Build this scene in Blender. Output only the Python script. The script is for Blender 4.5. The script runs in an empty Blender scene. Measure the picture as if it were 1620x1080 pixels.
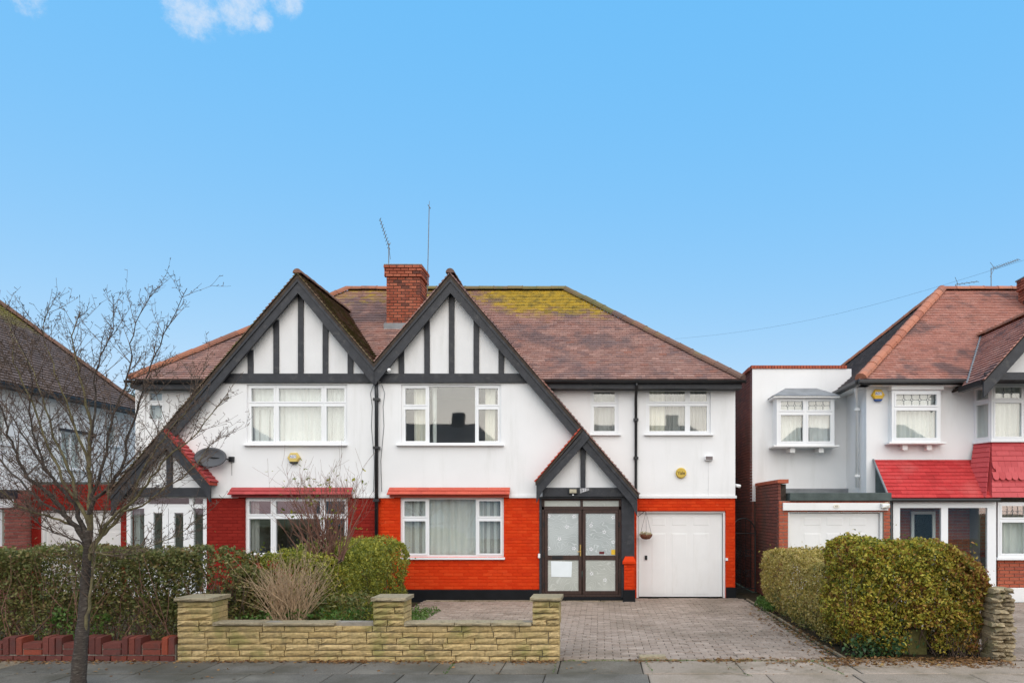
import bpy, bmesh, math, random
import numpy as np
from mathutils import Vector, Matrix, Euler

random.seed(7)
rng = np.random.default_rng(7)
SC = bpy.context.scene
COL = SC.collection
R = math.radians

# ------------------------------------------------------------------ camera
CAMZ, CAMD, FPX, VPX, VPY = 2.1, 16.0, 1072.0, 950.0, 805.0
cam_data = bpy.data.cameras.new('camera')
cam = bpy.data.objects.new('camera', cam_data)
COL.objects.link(cam)
cam.location = (0, -CAMD, CAMZ)
cam.rotation_euler = (R(90), 0, 0)
cam_data.sensor_width = 36.0
cam_data.lens = FPX / 1620 * 36
cam_data.shift_x = -(VPX - 810) / 1620
cam_data.shift_y = (VPY - 540) / 1620
cam_data.clip_end = 2000
SC.camera = cam

# ------------------------------------------------------------------ sky, sun, exposure
SUN_EL, SUN_AZ = 47.0, 16.0      # azimuth: degrees to the right of straight behind the camera
SKY_STRENGTH = 0.12
world = bpy.data.worlds.new('World')
SC.world = world
world.use_nodes = True
wn, wl = world.node_tree.nodes, world.node_tree.links
wn.clear()
w_out = wn.new('ShaderNodeOutputWorld')
w_bg = wn.new('ShaderNodeBackground')
w_bg.inputs['Strength'].default_value = SKY_STRENGTH
sky = wn.new('ShaderNodeTexSky')
sky.sky_type = 'NISHITA'
sky.sun_disc = False
sky.sun_elevation = R(SUN_EL)
sky.sun_rotation = R(180 - SUN_AZ)
sky.air_density = 1.0
sky.dust_density = 0.3
sky.ozone_density = 1.0
w_tint = wn.new('ShaderNodeMixRGB'); w_tint.blend_type = 'MULTIPLY'
w_tint.inputs['Fac'].default_value = 1.0
w_tint.inputs['Color2'].default_value = (1.0, 0.45, 0.05, 1)
wl.new(sky.outputs['Color'], w_tint.inputs['Color1'])
w_add = wn.new('ShaderNodeMixRGB'); w_add.blend_type = 'ADD'; w_add.inputs['Fac'].default_value = 1.0
wl.new(w_tint.outputs['Color'], w_add.inputs['Color1']); w_add.inputs['Color2'].default_value = (0.27, 3.1, 6.75, 1)
# thin broken cloud: noise on the view direction, kept to a few patches of the sky
w_co = wn.new('ShaderNodeTexCoord')
def cloud_patch(direction, inner, outer):
    d = Vector(direction).normalized()
    dot = wn.new('ShaderNodeVectorMath'); dot.operation = 'DOT_PRODUCT'
    wl.new(w_co.outputs['Generated'], dot.inputs[0]); dot.inputs[1].default_value = d
    mr = wn.new('ShaderNodeMapRange'); mr.interpolation_type = 'SMOOTHSTEP'
    mr.inputs['From Min'].default_value = math.cos(R(outer)); mr.inputs['From Max'].default_value = math.cos(R(inner))
    wl.new(dot.outputs['Value'], mr.inputs['Value'])
    return mr.outputs['Result']
patches = [cloud_patch((-655, 1072, 812), 0.2, 2.7), cloud_patch((-570, 1072, 816), 0.2, 2.7), cloud_patch((-536, 1072, 774), 0.0, 1.1), cloud_patch((-500, 1072, 812), 0.0, 1.8), cloud_patch((-905, 1072, 803), 0.0, 1.3),
           cloud_patch((300, -700, 500), 2, 12), cloud_patch((-900, -300, 420), 2, 10)]
acc = patches[0]
for p in patches[1:]:
    m = wn.new('ShaderNodeMath'); m.operation = 'MAXIMUM'
    wl.new(acc, m.inputs[0]); wl.new(p, m.inputs[1]); acc = m.outputs[0]
w_no = wn.new('ShaderNodeTexNoise'); w_no.inputs['Scale'].default_value = 21; w_no.inputs['Detail'].default_value = 9
w_no.inputs['Roughness'].default_value = 0.70
wl.new(w_co.outputs['Generated'], w_no.inputs['Vector'])
w_ns = wn.new('ShaderNodeMath'); w_ns.operation = 'MULTIPLY_ADD'; wl.new(w_no.outputs['Fac'], w_ns.inputs[0]); w_ns.inputs[1].default_value = 3.2; w_ns.inputs[2].default_value = -1.6
w_ad = wn.new('ShaderNodeMath'); w_ad.operation = 'ADD'; wl.new(acc, w_ad.inputs[0]); wl.new(w_ns.outputs[0], w_ad.inputs[1])
w_mr = wn.new('ShaderNodeMapRange'); w_mr.interpolation_type = 'SMOOTHSTEP'
w_mr.inputs['From Min'].default_value = 0.4; w_mr.inputs['From Max'].default_value = 1.4; w_mr.inputs['To Max'].default_value = 0.9
wl.new(w_ad.outputs[0], w_mr.inputs['Value'])
w_cl = wn.new('ShaderNodeMixRGB')
w_mk = wn.new('ShaderNodeMath'); w_mk.operation = 'MULTIPLY'; wl.new(w_mr.outputs['Result'], w_mk.inputs[0])
w_m2 = wn.new('ShaderNodeMapRange'); w_m2.inputs['From Max'].default_value = 0.25; wl.new(acc, w_m2.inputs['Value']); wl.new(w_m2.outputs['Result'], w_mk.inputs[1])
wl.new(w_mk.outputs[0], w_cl.inputs['Fac'])
wl.new(w_add.outputs['Color'], w_cl.inputs['Color1']); w_cl.inputs['Color2'].default_value = (4.6, 5.6, 6.9, 1)
wl.new(w_cl.outputs['Color'], w_bg.inputs['Color'])
wl.new(w_bg.outputs['Background'], w_out.inputs['Surface'])

sun_data = bpy.data.lights.new('sun', 'SUN')
sun_data.energy = 3.7
sun_data.angle = R(110)
sun_data.color = (1.0, 0.87, 0.71)
sun = bpy.data.objects.new('sun', sun_data)
COL.objects.link(sun)
sv = Vector((math.sin(R(SUN_AZ)) * math.cos(R(SUN_EL)), -math.cos(R(SUN_AZ)) * math.cos(R(SUN_EL)), math.sin(R(SUN_EL))))
sun.rotation_euler = sv.to_track_quat('Z', 'Y').to_euler()
sun.location = sv * 40

SC.view_settings.view_transform = 'Standard'
SC.view_settings.look = 'None'
SC.view_settings.exposure = 0.2
SC.view_settings.gamma = 1.0
SC.view_settings.use_curve_mapping = False
SC.cycles.max_bounces = 6
SC.cycles.transparent_max_bounces = 16

# ------------------------------------------------------------------ helpers
def PX(px, y): return (px - VPX) * (y + CAMD) / FPX
def PZ(py, y): return CAMZ + (VPY - py) * (y + CAMD) / FPX
def P(px, py, d): return Vector(((px - VPX) * d / FPX, d - CAMD, CAMZ + (VPY - py) * d / FPX))
def X0(px): return PX(px, 0.0)
def Z0(py): return PZ(py, 0.0)
BY = -0.45                                    # front of the two gabled bays
def XB(px): return PX(px, BY)
def ZB(py): return PZ(py, BY)

def tag(o, label=None, cat=None, group=None, kind=None):
    if label: o['label'] = label
    if cat: o['category'] = cat
    if group: o['group'] = group
    if kind: o['kind'] = kind
    return o

WL = {}
def attach(o, parent, loc=(0, 0, 0)):
    loc = Vector(loc)
    WL[o.name] = loc
    if parent is not None:
        o.parent = parent
        o.location = loc - WL[parent.name]
    else:
        o.location = loc
    return o

def thing(name, loc, label, cat, group=None):
    o = bpy.data.objects.new(name, None)
    o.empty_display_size = 0.2
    COL.objects.link(o)
    attach(o, None, loc)
    return tag(o, label, cat, group)

class MB:
    def __init__(s): s.v = []; s.f = []
    def add(s, vs, fs):
        b = len(s.v); s.v.extend([tuple(v) for v in vs]); s.f.extend([tuple(i + b for i in f) for f in fs]); return s
    def box(s, x0, x1, y0, y1, z0, z1):
        x0, x1 = min(x0, x1), max(x0, x1); y0, y1 = min(y0, y1), max(y0, y1); z0, z1 = min(z0, z1), max(z0, z1)
        return s.add([(x0, y0, z0), (x1, y0, z0), (x1, y1, z0), (x0, y1, z0), (x0, y0, z1), (x1, y0, z1), (x1, y1, z1), (x0, y1, z1)],
                     [(0, 3, 2, 1), (4, 5, 6, 7), (0, 1, 5, 4), (1, 2, 6, 5), (2, 3, 7, 6), (3, 0, 4, 7)])
    def prism(s, poly, y0, y1):               # poly in (x, z), extruded along y
        n = len(poly)
        vs = [(x, y0, z) for x, z in poly] + [(x, y1, z) for x, z in poly]
        fs = [tuple(range(n)), tuple(range(2 * n - 1, n - 1, -1))] + [(i, (i + 1) % n, n + (i + 1) % n, n + i) for i in range(n)]
        return s.add(vs, fs)
    def prism_z(s, poly, z0, z1):             # poly in (x, y), extruded along z
        n = len(poly)
        vs = [(x, y, z0) for x, y in poly] + [(x, y, z1) for x, y in poly]
        fs = [tuple(range(n)), tuple(range(2 * n - 1, n - 1, -1))] + [(i, (i + 1) % n, n + (i + 1) % n, n + i) for i in range(n)]
        return s.add(vs, fs)
    def tube(s, pts, rad, n=8, cap=True):
        pts = [Vector(p) for p in pts]
        if not hasattr(rad, '__len__'): rad = [rad] * len(pts)
        b = len(s.v); ref = None
        for i, p in enumerate(pts):
            t = (pts[min(i + 1, len(pts) - 1)] - pts[max(i - 1, 0)])
            t = t.normalized() if t.length > 1e-9 else Vector((0, 0, 1))
            if ref is None:
                ref = t.orthogonal().normalized()
            ref = (ref - t * ref.dot(t))
            ref = ref.normalized() if ref.length > 1e-6 else t.orthogonal().normalized()
            bi = t.cross(ref)
            for k in range(n):
                a = 2 * math.pi * k / n
                s.v.append(tuple(p + (ref * math.cos(a) + bi * math.sin(a)) * rad[i]))
        for i in range(len(pts) - 1):
            for k in range(n):
                s.f.append((b + i * n + k, b + i * n + (k + 1) % n, b + (i + 1) * n + (k + 1) % n, b + (i + 1) * n + k))
        if cap:
            s.f.append(tuple(b + k for k in range(n))[::-1])
            s.f.append(tuple(b + (len(pts) - 1) * n + k for k in range(n)))
        return s
    def quad(s, a, b, c, d): return s.add([a, b, c, d], [(0, 1, 2, 3)])
    def lathe(s, prof, c, n=24):              # prof: (r, z) list, about a vertical axis through c
        b = len(s.v)
        for r, z in prof:
            for k in range(n):
                a = 2 * math.pi * k / n
                s.v.append((c[0] + r * math.cos(a), c[1] + r * math.sin(a), c[2] + z))
        for i in range(len(prof) - 1):
            for k in range(n):
                s.f.append((b + i * n + k, b + i * n + (k + 1) % n, b + (i + 1) * n + (k + 1) % n, b + (i + 1) * n + k))
        return s
    def mesh(s, name, mat, M=None, smooth=False):
        me = bpy.data.meshes.new(name)
        vs = s.v if M is None else [tuple(M @ Vector(v)) for v in s.v]
        me.from_pydata(vs, [], s.f)
        if mat is not None: me.materials.append(mat)
        if smooth: me.polygons.foreach_set('use_smooth', [True] * len(me.polygons))
        me.update()
        return me
    def build(s, name, mat, parent=None, M=None, smooth=False, bevel=0, kind=None):
        o = bpy.data.objects.new(name, s.mesh(name, mat, M, smooth))
        COL.objects.link(o)
        attach(o, parent, (0, 0, 0))
        if bevel:
            md = o.modifiers.new('bevel', 'BEVEL'); md.width = bevel; md.segments = 2; md.limit_method = 'ANGLE'
        if kind: o['kind'] = kind
        return o

def struct(name, mb, mat): return tag(mb.build(name, mat), kind='structure')

def piece(name, me, parent, loc, scale=(1, 1, 1), rot=(0, 0, 0)):
    o = bpy.data.objects.new(name, me)
    COL.objects.link(o)
    attach(o, parent, loc)
    o.scale = scale; o.rotation_euler = rot
    return o

class Pieces:
    """many alike pieces sharing a few meshes: the ones that show largest become objects, the rest one joined part"""
    def __init__(s, name, parent, protos, limit=290): s.name, s.parent, s.protos, s.limit, s.items = name, parent, protos, limit, []
    def add(s, c, size, rot=(0, 0, 0)): s.items.append((Vector(c), tuple(size), tuple(rot), random.randrange(len(s.protos))))
    def finish(s, visible=None):
        def show(it):
            c, sz, r, k = it
            d = c.y + CAMD
            if d < 0.3: return -1
            px, py = VPX + c.x * FPX / d, VPY - (c.z - CAMZ) * FPX / d
            inside = -15 < px < 1635 and -15 < py < 1095
            if visible is not None and inside: inside = visible(px, py, c)
            a = max(sz[0] * sz[2], sz[0] * sz[1] * 0.2) / d / d
            return a if inside else a * 1e-4
        its = sorted(s.items, key=show, reverse=True)
        for c, sz, r, k in its[:s.limit]: piece(s.name, s.protos[k], s.parent, c, sz, r)
        rest = its[s.limit:]
        if rest:
            mb = MB()
            for c, sz, r, k in rest:
                M = Matrix.Translation(c) @ Euler(r).to_matrix().to_4x4() @ Matrix.Diagonal((*sz, 1))
                me = s.protos[k]
                mb.add([M @ v.co for v in me.vertices], [tuple(p.vertices) for p in me.polygons])
            mb.build(s.name, s.protos[0].materials[0], s.parent, kind='stuff')

# ------------------------------------------------------------------ materials
def new_mat(name):
    m = bpy.data.materials.new(name); m.use_nodes = True
    nt = m.node_tree; nt.nodes.clear()
    out = nt.nodes.new('ShaderNodeOutputMaterial'); bs = nt.nodes.new('ShaderNodeBsdfPrincipled')
    nt.links.new(bs.outputs[0], out.inputs['Surface'])
    return m, nt, bs, out
def pos(nt, scale=(1, 1, 1)):
    g = nt.nodes.new('ShaderNodeNewGeometry')
    mp = nt.nodes.new('ShaderNodeMapping'); mp.inputs['Scale'].default_value = scale
    nt.links.new(g.outputs['Position'], mp.inputs['Vector'])
    return mp.outputs['Vector']
def noise(nt, vec, scale, detail=4, rough=0.55):
    n = nt.nodes.new('ShaderNodeTexNoise')
    n.inputs['Scale'].default_value = scale; n.inputs['Detail'].default_value = detail; n.inputs['Roughness'].default_value = rough
    nt.links.new(vec, n.inputs['Vector'])
    return n.outputs['Fac']
def ramp(nt, fac, stops, interp='LINEAR'):
    r = nt.nodes.new('ShaderNodeValToRGB'); r.color_ramp.interpolation = interp
    el = r.color_ramp.elements
    while len(el) > 1: el.remove(el[-1])
    el[0].position = stops[0][0]; el[0].color = (*stops[0][1], 1)
    for p, c in stops[1:]:
        e = el.new(p); e.color = (*c, 1)
    nt.links.new(fac, r.inputs['Fac'])
    return r.outputs['Color']
def mix(nt, fac, a, b, mode='MIX'):
    m = nt.nodes.new('ShaderNodeMixRGB'); m.blend_type = mode
    for sock, v in ((m.inputs['Fac'], fac), (m.inputs['Color1'], a), (m.inputs['Color2'], b)):
        if isinstance(v, (int, float)): sock.default_value = v
        elif isinstance(v, tuple): sock.default_value = (*v, 1)
        else: nt.links.new(v, sock)
    return m.outputs['Color']
def math_n(nt, op, a, b=None):
    m = nt.nodes.new('ShaderNodeMath'); m.operation = op
    for i, v in enumerate((a, b)):
        if v is None: continue
        if isinstance(v, (int, float)): m.inputs[i].default_value = v
        else: nt.links.new(v, m.inputs[i])
    return m.outputs[0]
def mrange(nt, v, a, b, c=0.0, d=1.0):
    m = nt.nodes.new('ShaderNodeMapRange'); m.interpolation_type = 'SMOOTHSTEP'
    m.inputs['From Min'].default_value = a; m.inputs['From Max'].default_value = b
    m.inputs['To Min'].default_value = c; m.inputs['To Max'].default_value = d
    nt.links.new(v, m.inputs['Value']); return m.outputs['Result']
def bump(nt, bs, h, strength, dist=0.01):
    b = nt.nodes.new('ShaderNodeBump'); b.inputs['Strength'].default_value = strength; b.inputs['Distance'].default_value = dist
    nt.links.new(h, b.inputs['Height']); nt.links.new(b.outputs[0], bs.inputs['Normal'])
def each(nt):                                  # one random number for each piece
    oi = nt.nodes.new('ShaderNodeObjectInfo'); g = nt.nodes.new('ShaderNodeNewGeometry')
    return math_n(nt, 'FRACT', math_n(nt, 'ADD', oi.outputs['Random'], g.outputs['Random Per Island']))

def M_plain(name, col, rough=0.6, var=0.12, scale=3.0, bmp=0.0, bscale=60, spec=0.4, metal=0.0, stain=None, stretch=(1, 1, 1)):
    m, nt, bs, _ = new_mat(name)
    p = pos(nt, stretch)
    n = noise(nt, p, scale, 5)
    lo = tuple(c * (1 - var) for c in col); hi = tuple(min(1, c * (1 + var)) for c in col)
    c = ramp(nt, n, [(0.3, lo), (0.7, hi)])
    if stain:
        n2 = noise(nt, pos(nt, stain[2] if len(stain) > 2 else (1, 1, 1)), stain[1], 6, 0.65)
        c = mix(nt, mrange(nt, n2, 0.52, 0.75, 0, stain[3] if len(stain) > 3 else 0.5), c, stain[0])
    nt.links.new(c, bs.inputs['Base Color'])
    bs.inputs['Roughness'].default_value = rough; bs.inputs['Specular IOR Level'].default_value = spec; bs.inputs['Metallic'].default_value = metal
    if bmp: bump(nt, bs, noise(nt, pos(nt), bscale, 4), bmp)
    return m

def M_pieces(name, stops, rough=0.8, blotch=None, grain=0.15, gscale=40, bmp=0.3, bscale=70, spec=0.3, lichen=None):
    m, nt, bs, _ = new_mat(name)
    e = each(nt)
    c = ramp(nt, e, stops)
    g = noise(nt, pos(nt), gscale, 5, 0.6)
    c = mix(nt, 1.0, c, ramp(nt, g, [(0.25, (1 - grain,) * 3), (0.75, (1 + grain,) * 3)]), 'MULTIPLY')
    if blotch:
        for col, sc, lo, hi, amt in blotch:
            c = mix(nt, mrange(nt, noise(nt, pos(nt), sc, 5, 0.6), lo, hi, 0, amt), c, col)
    if lichen:
        c = lichen(nt, c, e)
    nt.links.new(c, bs.inputs['Base Color'])
    bs.inputs['Roughness'].default_value = rough; bs.inputs['Specular IOR Level'].default_value = spec
    if bmp: bump(nt, bs, noise(nt, pos(nt), bscale, 4), bmp)
    return m

MT = {}
MT['render'] = M_plain('white_render', (0.80, 0.80, 0.80), 0.85, 0.03, 0.9, 0.25, 45, 0.2, stain=((0.60, 0.60, 0.57), 1.1, (2.6, 1, 0.35), 0.32))
MT['gable_render'] = M_plain('gable_render', (0.74, 0.74, 0.74), 0.85, 0.04, 1.5, 0.3, 60, 0.2, stain=((0.6, 0.6, 0.58), 1.2, (2, 1, 0.4), 0.5))
MT['red_paint'] = M_plain('orange_red_paint', (0.60, 0.042, 0.005), 0.7, 0.14, 2.2, 0.25, 90, 0.12, stain=((0.48, 0.035, 0.012), 1.3, (1, 1, 2), 0.7))
MT['red_bricks'] = M_pieces('orange_red_painted_brick', [(0, (0.58, 0.036, 0.004)), (0.5, (0.63, 0.046, 0.006)), (0.85, (0.66, 0.058, 0.010)), (1, (0.54, 0.032, 0.004))], 0.7, spec=0.12,
                            blotch=[((0.46, 0.024, 0.004), 1.1, 0.5, 0.75, 0.6), ((0.74, 0.13, 0.045), 7, 0.58, 0.76, 0.5), ((0.40, 0.020, 0.004), 3.2, 0.55, 0.75, 0.5)], grain=0.08, bmp=0.25)
MT['crimson_paint'] = M_plain('crimson_paint', (0.235, 0.016, 0.011), 0.7, 0.14, 2.2, 0.25, 90, 0.12)
MT['crimson_bricks'] = M_pieces('crimson_painted_brick', [(0, (0.215, 0.015, 0.010)), (0.6, (0.26, 0.021, 0.014)), (1, (0.195, 0.013, 0.009))], 0.7, grain=0.12, spec=0.12)
MT['plinth'] = M_plain('black_plinth_paint', (0.007, 0.008, 0.010), 0.6, 0.3, 4, 0.5, 40, 0.2)
MT['timber'] = M_plain('dark_painted_timber', (0.030, 0.032, 0.038), 0.5, 0.25, 6, 0.25, 30, 0.35, stain=((0.085, 0.082, 0.08), 7, (1, 1, 1), 0.7))
MT['black_plastic'] = M_plain('black_plastic', (0.014, 0.015, 0.017), 0.35, 0.2, 4, 0, 1, 0.5)
MT['upvc'] = M_plain('white_plastic_frame', (0.82, 0.83, 0.84), 0.35, 0.02, 2, 0, 1, 0.45)
MT['white_paint'] = M_plain('white_gloss_paint', (0.80, 0.80, 0.79), 0.4, 0.03, 2, 0.05, 60, 0.4, stain=((0.68, 0.67, 0.63), 2.5, (2, 1, 0.5), 0.35))
MT['brown_upvc'] = M_plain('brown_woodgrain_plastic', (0.048, 0.026, 0.02), 0.45, 0.35, 14, 0.1, 60, 0.4, stretch=(3, 3, 0.5))
MT['lead'] = M_plain('grey_lead', (0.20, 0.21, 0.22), 0.55, 0.2, 4, 0.3, 25, 0.4)
MT['felt'] = M_plain('grey_green_felt', (0.085, 0.105, 0.10), 0.85, 0.25, 5, 0.5, 60, 0.2)
MT['mortar'] = M_plain('mortar', (0.28, 0.25, 0.21), 0.95, 0.2, 12, 0.5, 80, 0.1)
MT['dark_mortar'] = M_plain('dark_mortar', (0.075, 0.06, 0.05), 0.95, 0.25, 12, 0.5, 80, 0.1)
MT['roof_body'] = M_plain('roof_underside', (0.035, 0.028, 0.026), 0.95, 0.2, 5)
MT['metal'] = M_plain('grey_metal', (0.16, 0.17, 0.18), 0.45, 0.15, 8, 0, 1, 0.5, 0.6)
MT['dish'] = M_plain('dark_grey_dish', (0.055, 0.058, 0.066), 0.45, 0.1, 3, 0, 1, 0.4)
MT['iron'] = M_plain('black_wrought_iron', (0.012, 0.012, 0.013), 0.5, 0.2, 8, 0, 1, 0.4)
MT['gold'] = M_plain('brass', (0.75, 0.50, 0.16), 0.3, 0.05, 8, 0, 1, 0.5, 0.9)
MT['yellow'] = M_plain('yellow_plastic', (0.72, 0.45, 0.03), 0.4, 0.04, 4)
MT['pale_yellow'] = M_plain('faded_yellow_plastic', (0.62, 0.47, 0.14), 0.45, 0.06, 4)
MT['yale'] = M_plain('mustard_plastic', (0.60, 0.42, 0.07), 0.45, 0.06, 4)
MT['ink'] = M_plain('dark_print', (0.02, 0.018, 0.02), 0.6, 0.1, 4)
MT['blue_print'] = M_plain('blue_print', (0.02, 0.07, 0.25), 0.5, 0.1, 4)
MT['maroon_print'] = M_plain('maroon_print', (0.12, 0.015, 0.02), 0.5, 0.1, 4)
MT['white_print'] = M_plain('white_print', (0.78, 0.78, 0.8), 0.5, 0.04, 4)
MT['paper'] = M_plain('white_paper', (0.80, 0.86, 0.88), 0.7, 0.03, 5, 0.15, 12)
MT['slate_plate'] = M_plain('grey_slate_plate', (0.30, 0.30, 0.31), 0.6, 0.3, 30, 0.2, 60)
MT['lamp_glass'] = M_plain('lamp_glass', (0.42, 0.38, 0.28), 0.15, 0.2, 20, 0, 1, 0.6)
MT['solar'] = M_plain('lamp_front', (0.16, 0.13, 0.13), 0.3, 0.15, 30, 0, 1, 0.6)
MT['curtain'] = M_plain('net_curtain', (0.72, 0.73, 0.70), 0.9, 0.08, 3, stretch=(5, 1, 0.4))
MT['curtain_cream'] = M_plain('cream_curtain', (0.76, 0.72, 0.62), 0.9, 0.08, 3, stretch=(5, 1, 0.4))
MT['curtain_grey'] = M_plain('grey_curtain', (0.42, 0.41, 0.39), 0.9, 0.1, 3, stretch=(6, 1, 0.4))
MT['room'] = M_plain('room_lining', (0.30, 0.29, 0.28), 0.9, 0.1, 2)

def M_glass(name, ior=2.0, tint=(0.95, 0.97, 0.965)):
    m, nt, bs, out = new_mat(name)
    nt.nodes.remove(bs)
    tr = nt.nodes.new('ShaderNodeBsdfTransparent'); tr.inputs['Color'].default_value = (*tint, 1)
    gl = nt.nodes.new('ShaderNodeBsdfGlossy'); gl.inputs['Roughness'].default_value = 0.02
    f0 = ((ior - 1) / (ior + 1)) ** 2
    lw = nt.nodes.new('ShaderNodeLayerWeight'); lw.inputs['Blend'].default_value = 0.5
    fr = math_n(nt, 'ADD', math_n(nt, 'MULTIPLY', math_n(nt, 'POWER', lw.outputs['Facing'], 5.0), 1 - f0), f0)
    mx = nt.nodes.new('ShaderNodeMixShader')
    b = nt.nodes.new('ShaderNodeBump'); b.inputs['Strength'].default_value = 0.012; b.inputs['Distance'].default_value = 0.05
    nt.links.new(noise(nt, pos(nt), 1.3, 2), b.inputs['Height']); nt.links.new(b.outputs[0], gl.inputs['Normal'])
    nt.links.new(fr, mx.inputs[0]); nt.links.new(tr.outputs[0], mx.inputs[1]); nt.links.new(gl.outputs[0], mx.inputs[2])
    nt.links.new(mx.outputs[0], out.inputs['Surface'])
    return m
MT['glass'] = M_glass('window_glass')
MT['dark_glass'] = M_glass('porch_glass', 1.72, (0.9, 0.93, 0.92))

def M_frosted(name, base, line):
    m, nt, bs, out = new_mat(name)
    p = pos(nt)
    n = nt.nodes.new('ShaderNodeTexNoise'); n.inputs['Scale'].default_value = 4.0; n.inputs['Detail'].default_value = 1
    nt.links.new(p, n.inputs['Vector'])
    sc = nt.nodes.new('ShaderNodeVectorMath'); sc.operation = 'SCALE'; sc.inputs['Scale'].default_value = 0.5
    nt.links.new(n.outputs['Color'], sc.inputs[0])
    ad = nt.nodes.new('ShaderNodeVectorMath'); nt.links.new(p, ad.inputs[0]); nt.links.new(sc.outputs[0], ad.inputs[1])
    wv = nt.nodes.new('ShaderNodeTexWave'); wv.wave_type = 'RINGS'; wv.rings_direction = 'Y'
    wv.inputs['Scale'].default_value = 5.5; wv.inputs['Distortion'].default_value = 3.5; wv.inputs['Detail'].default_value = 0
    nt.links.new(ad.outputs[0], wv.inputs['Vector'])
    c = mix(nt, mrange(nt, wv.outputs['Fac'], 0.86, 0.98, 0, 0.75), ramp(nt, noise(nt, p, 1.7, 2), [(0.35, tuple(b * 0.8 for b in base)), (0.65, base)]), line)
    nt.links.new(c, bs.inputs['Base Color']); bs.inputs['Roughness'].default_value = 0.22; bs.inputs['Specular IOR Level'].default_value = 0.6
    return m
MT['frosted'] = M_frosted('etched_frosted_glass', (0.47, 0.51, 0.50), (0.63, 0.66, 0.66))
MT['frosted_low'] = M_frosted('etched_frosted_glass_pale', (0.53, 0.55, 0.50), (0.60, 0.62, 0.58))

# roofs
def moss_A(nt, c, e):
    g = nt.nodes.new('ShaderNodeNewGeometry'); sp = nt.nodes.new('ShaderNodeSeparateXYZ'); nt.links.new(g.outputs['Position'], sp.inputs[0])
    h = mrange(nt, sp.outputs['Z'], 6.3, 8.45)
    xr = mrange(nt, sp.outputs['X'], -3.6, -1.9)
    n = noise(nt, pos(nt, (1, 1, 1)), 1.7, 6, 0.7)
    f = math_n(nt, 'ADD', math_n(nt, 'MULTIPLY', h, math_n(nt, 'ADD', math_n(nt, 'MULTIPLY', xr, 0.40), 0.42)), math_n(nt, 'MULTIPLY', math_n(nt, 'ADD', math_n(nt, 'MULTIPLY', n, .6), math_n(nt, 'MULTIPLY', noise(nt, pos(nt), 7, 5, .7), .4)), 0.75))
    f = math_n(nt, 'ADD', f, math_n(nt, 'MULTIPLY', e, 0.20))
    m = mrange(nt, f, 0.74, 1.06, 0, 0.95)
    m = math_n(nt, 'MULTIPLY', m, mrange(nt, h, 0.0, 0.5))
    return mix(nt, m, c, ramp(nt, noise(nt, pos(nt), 6, 4), [(0.3, (0.17, 0.13, 0.03)), (0.5, (0.40, 0.28, 0.035)), (0.75, (0.52, 0.35, 0.03))]))
def moss_D(nt, c, e):
    g = nt.nodes.new('ShaderNodeNewGeometry'); sp = nt.nodes.new('ShaderNodeSeparateXYZ'); nt.links.new(g.outputs['Position'], sp.inputs[0])
    h = mrange(nt, sp.outputs['Z'], 6.0, 7.4)
    f = math_n(nt, 'ADD', math_n(nt, 'MULTIPLY', h, 0.6), math_n(nt, 'MULTIPLY', noise(nt, pos(nt), 2.2, 6, 0.7), 0.6))
    return mix(nt, mrange(nt, f, 0.6, 0.8, 0, 0.9), c, (0.23, 0.20, 0.05))
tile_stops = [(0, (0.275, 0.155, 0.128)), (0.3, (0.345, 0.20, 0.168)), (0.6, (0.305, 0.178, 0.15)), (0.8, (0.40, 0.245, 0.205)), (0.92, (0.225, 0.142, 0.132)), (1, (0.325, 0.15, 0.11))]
blot = [((0.15, 0.115, 0.12), 0.9, 0.47, 0.64, 0.8), ((0.17, 0.115, 0.11), 3.0, 0.52, 0.68, 0.7), ((0.40, 0.19, 0.14), 1.7, 0.56, 0.72, 0.5), ((0.43, 0.29, 0.25), 1.5, 0.55, 0.8, 0.5)]
MT['tile'] = M_pieces('clay_roof_tile', tile_stops, 0.85, blot, 0.25, 25, 0.3, 60, 0.25, moss_A)
MT['tile_c'] = M_pieces('clay_roof_tile_russet', [(0, (0.36, 0.16, 0.12)), (0.3, (0.43, 0.21, 0.165)), (0.6, (0.39, 0.185, 0.145)), (0.85, (0.46, 0.24, 0.19)), (1, (0.30, 0.15, 0.125))], 0.85, [((0.14, 0.10, 0.10), 1.0, 0.52, 0.64, 0.75), ((0.2, 0.11, 0.09), 3.5, 0.55, 0.7, 0.5)], 0.25, 25, 0.3, 60, 0.25)
MT['tile_d'] = M_pieces('weathered_roof_tile', [(0, (0.11, 0.085, 0.078)), (0.5, (0.17, 0.13, 0.12)), (1, (0.13, 0.095, 0.085))], 0.9, [((0.22, 0.15, 0.12), 1.1, 0.55, 0.75, 0.6)], 0.25, 25, 0.3, 60, 0.2, moss_D)
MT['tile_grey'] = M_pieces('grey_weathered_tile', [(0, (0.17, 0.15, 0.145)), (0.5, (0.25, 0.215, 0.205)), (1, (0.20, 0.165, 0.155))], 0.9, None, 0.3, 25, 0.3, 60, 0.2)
MT['tile_moss'] = M_pieces('mossy_roof_tile', [(0, (0.10, 0.075, 0.05)), (0.5, (0.18, 0.13, 0.09)), (1, (0.16, 0.085, 0.06))], 0.9, [((0.09, 0.085, 0.025), 2.2, 0.42, 0.6, 0.85)], 0.3, 25, 0.3, 60, 0.2)
MT['ridge'] = M_pieces('ridge_tile', [(0, (0.26, 0.105, 0.06)), (0.5, (0.33, 0.13, 0.075)), (1, (0.22, 0.10, 0.07))], 0.8, [((0.12, 0.08, 0.06), 2.0, 0.5, 0.7, 0.7)], 0.2, 30)
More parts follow.
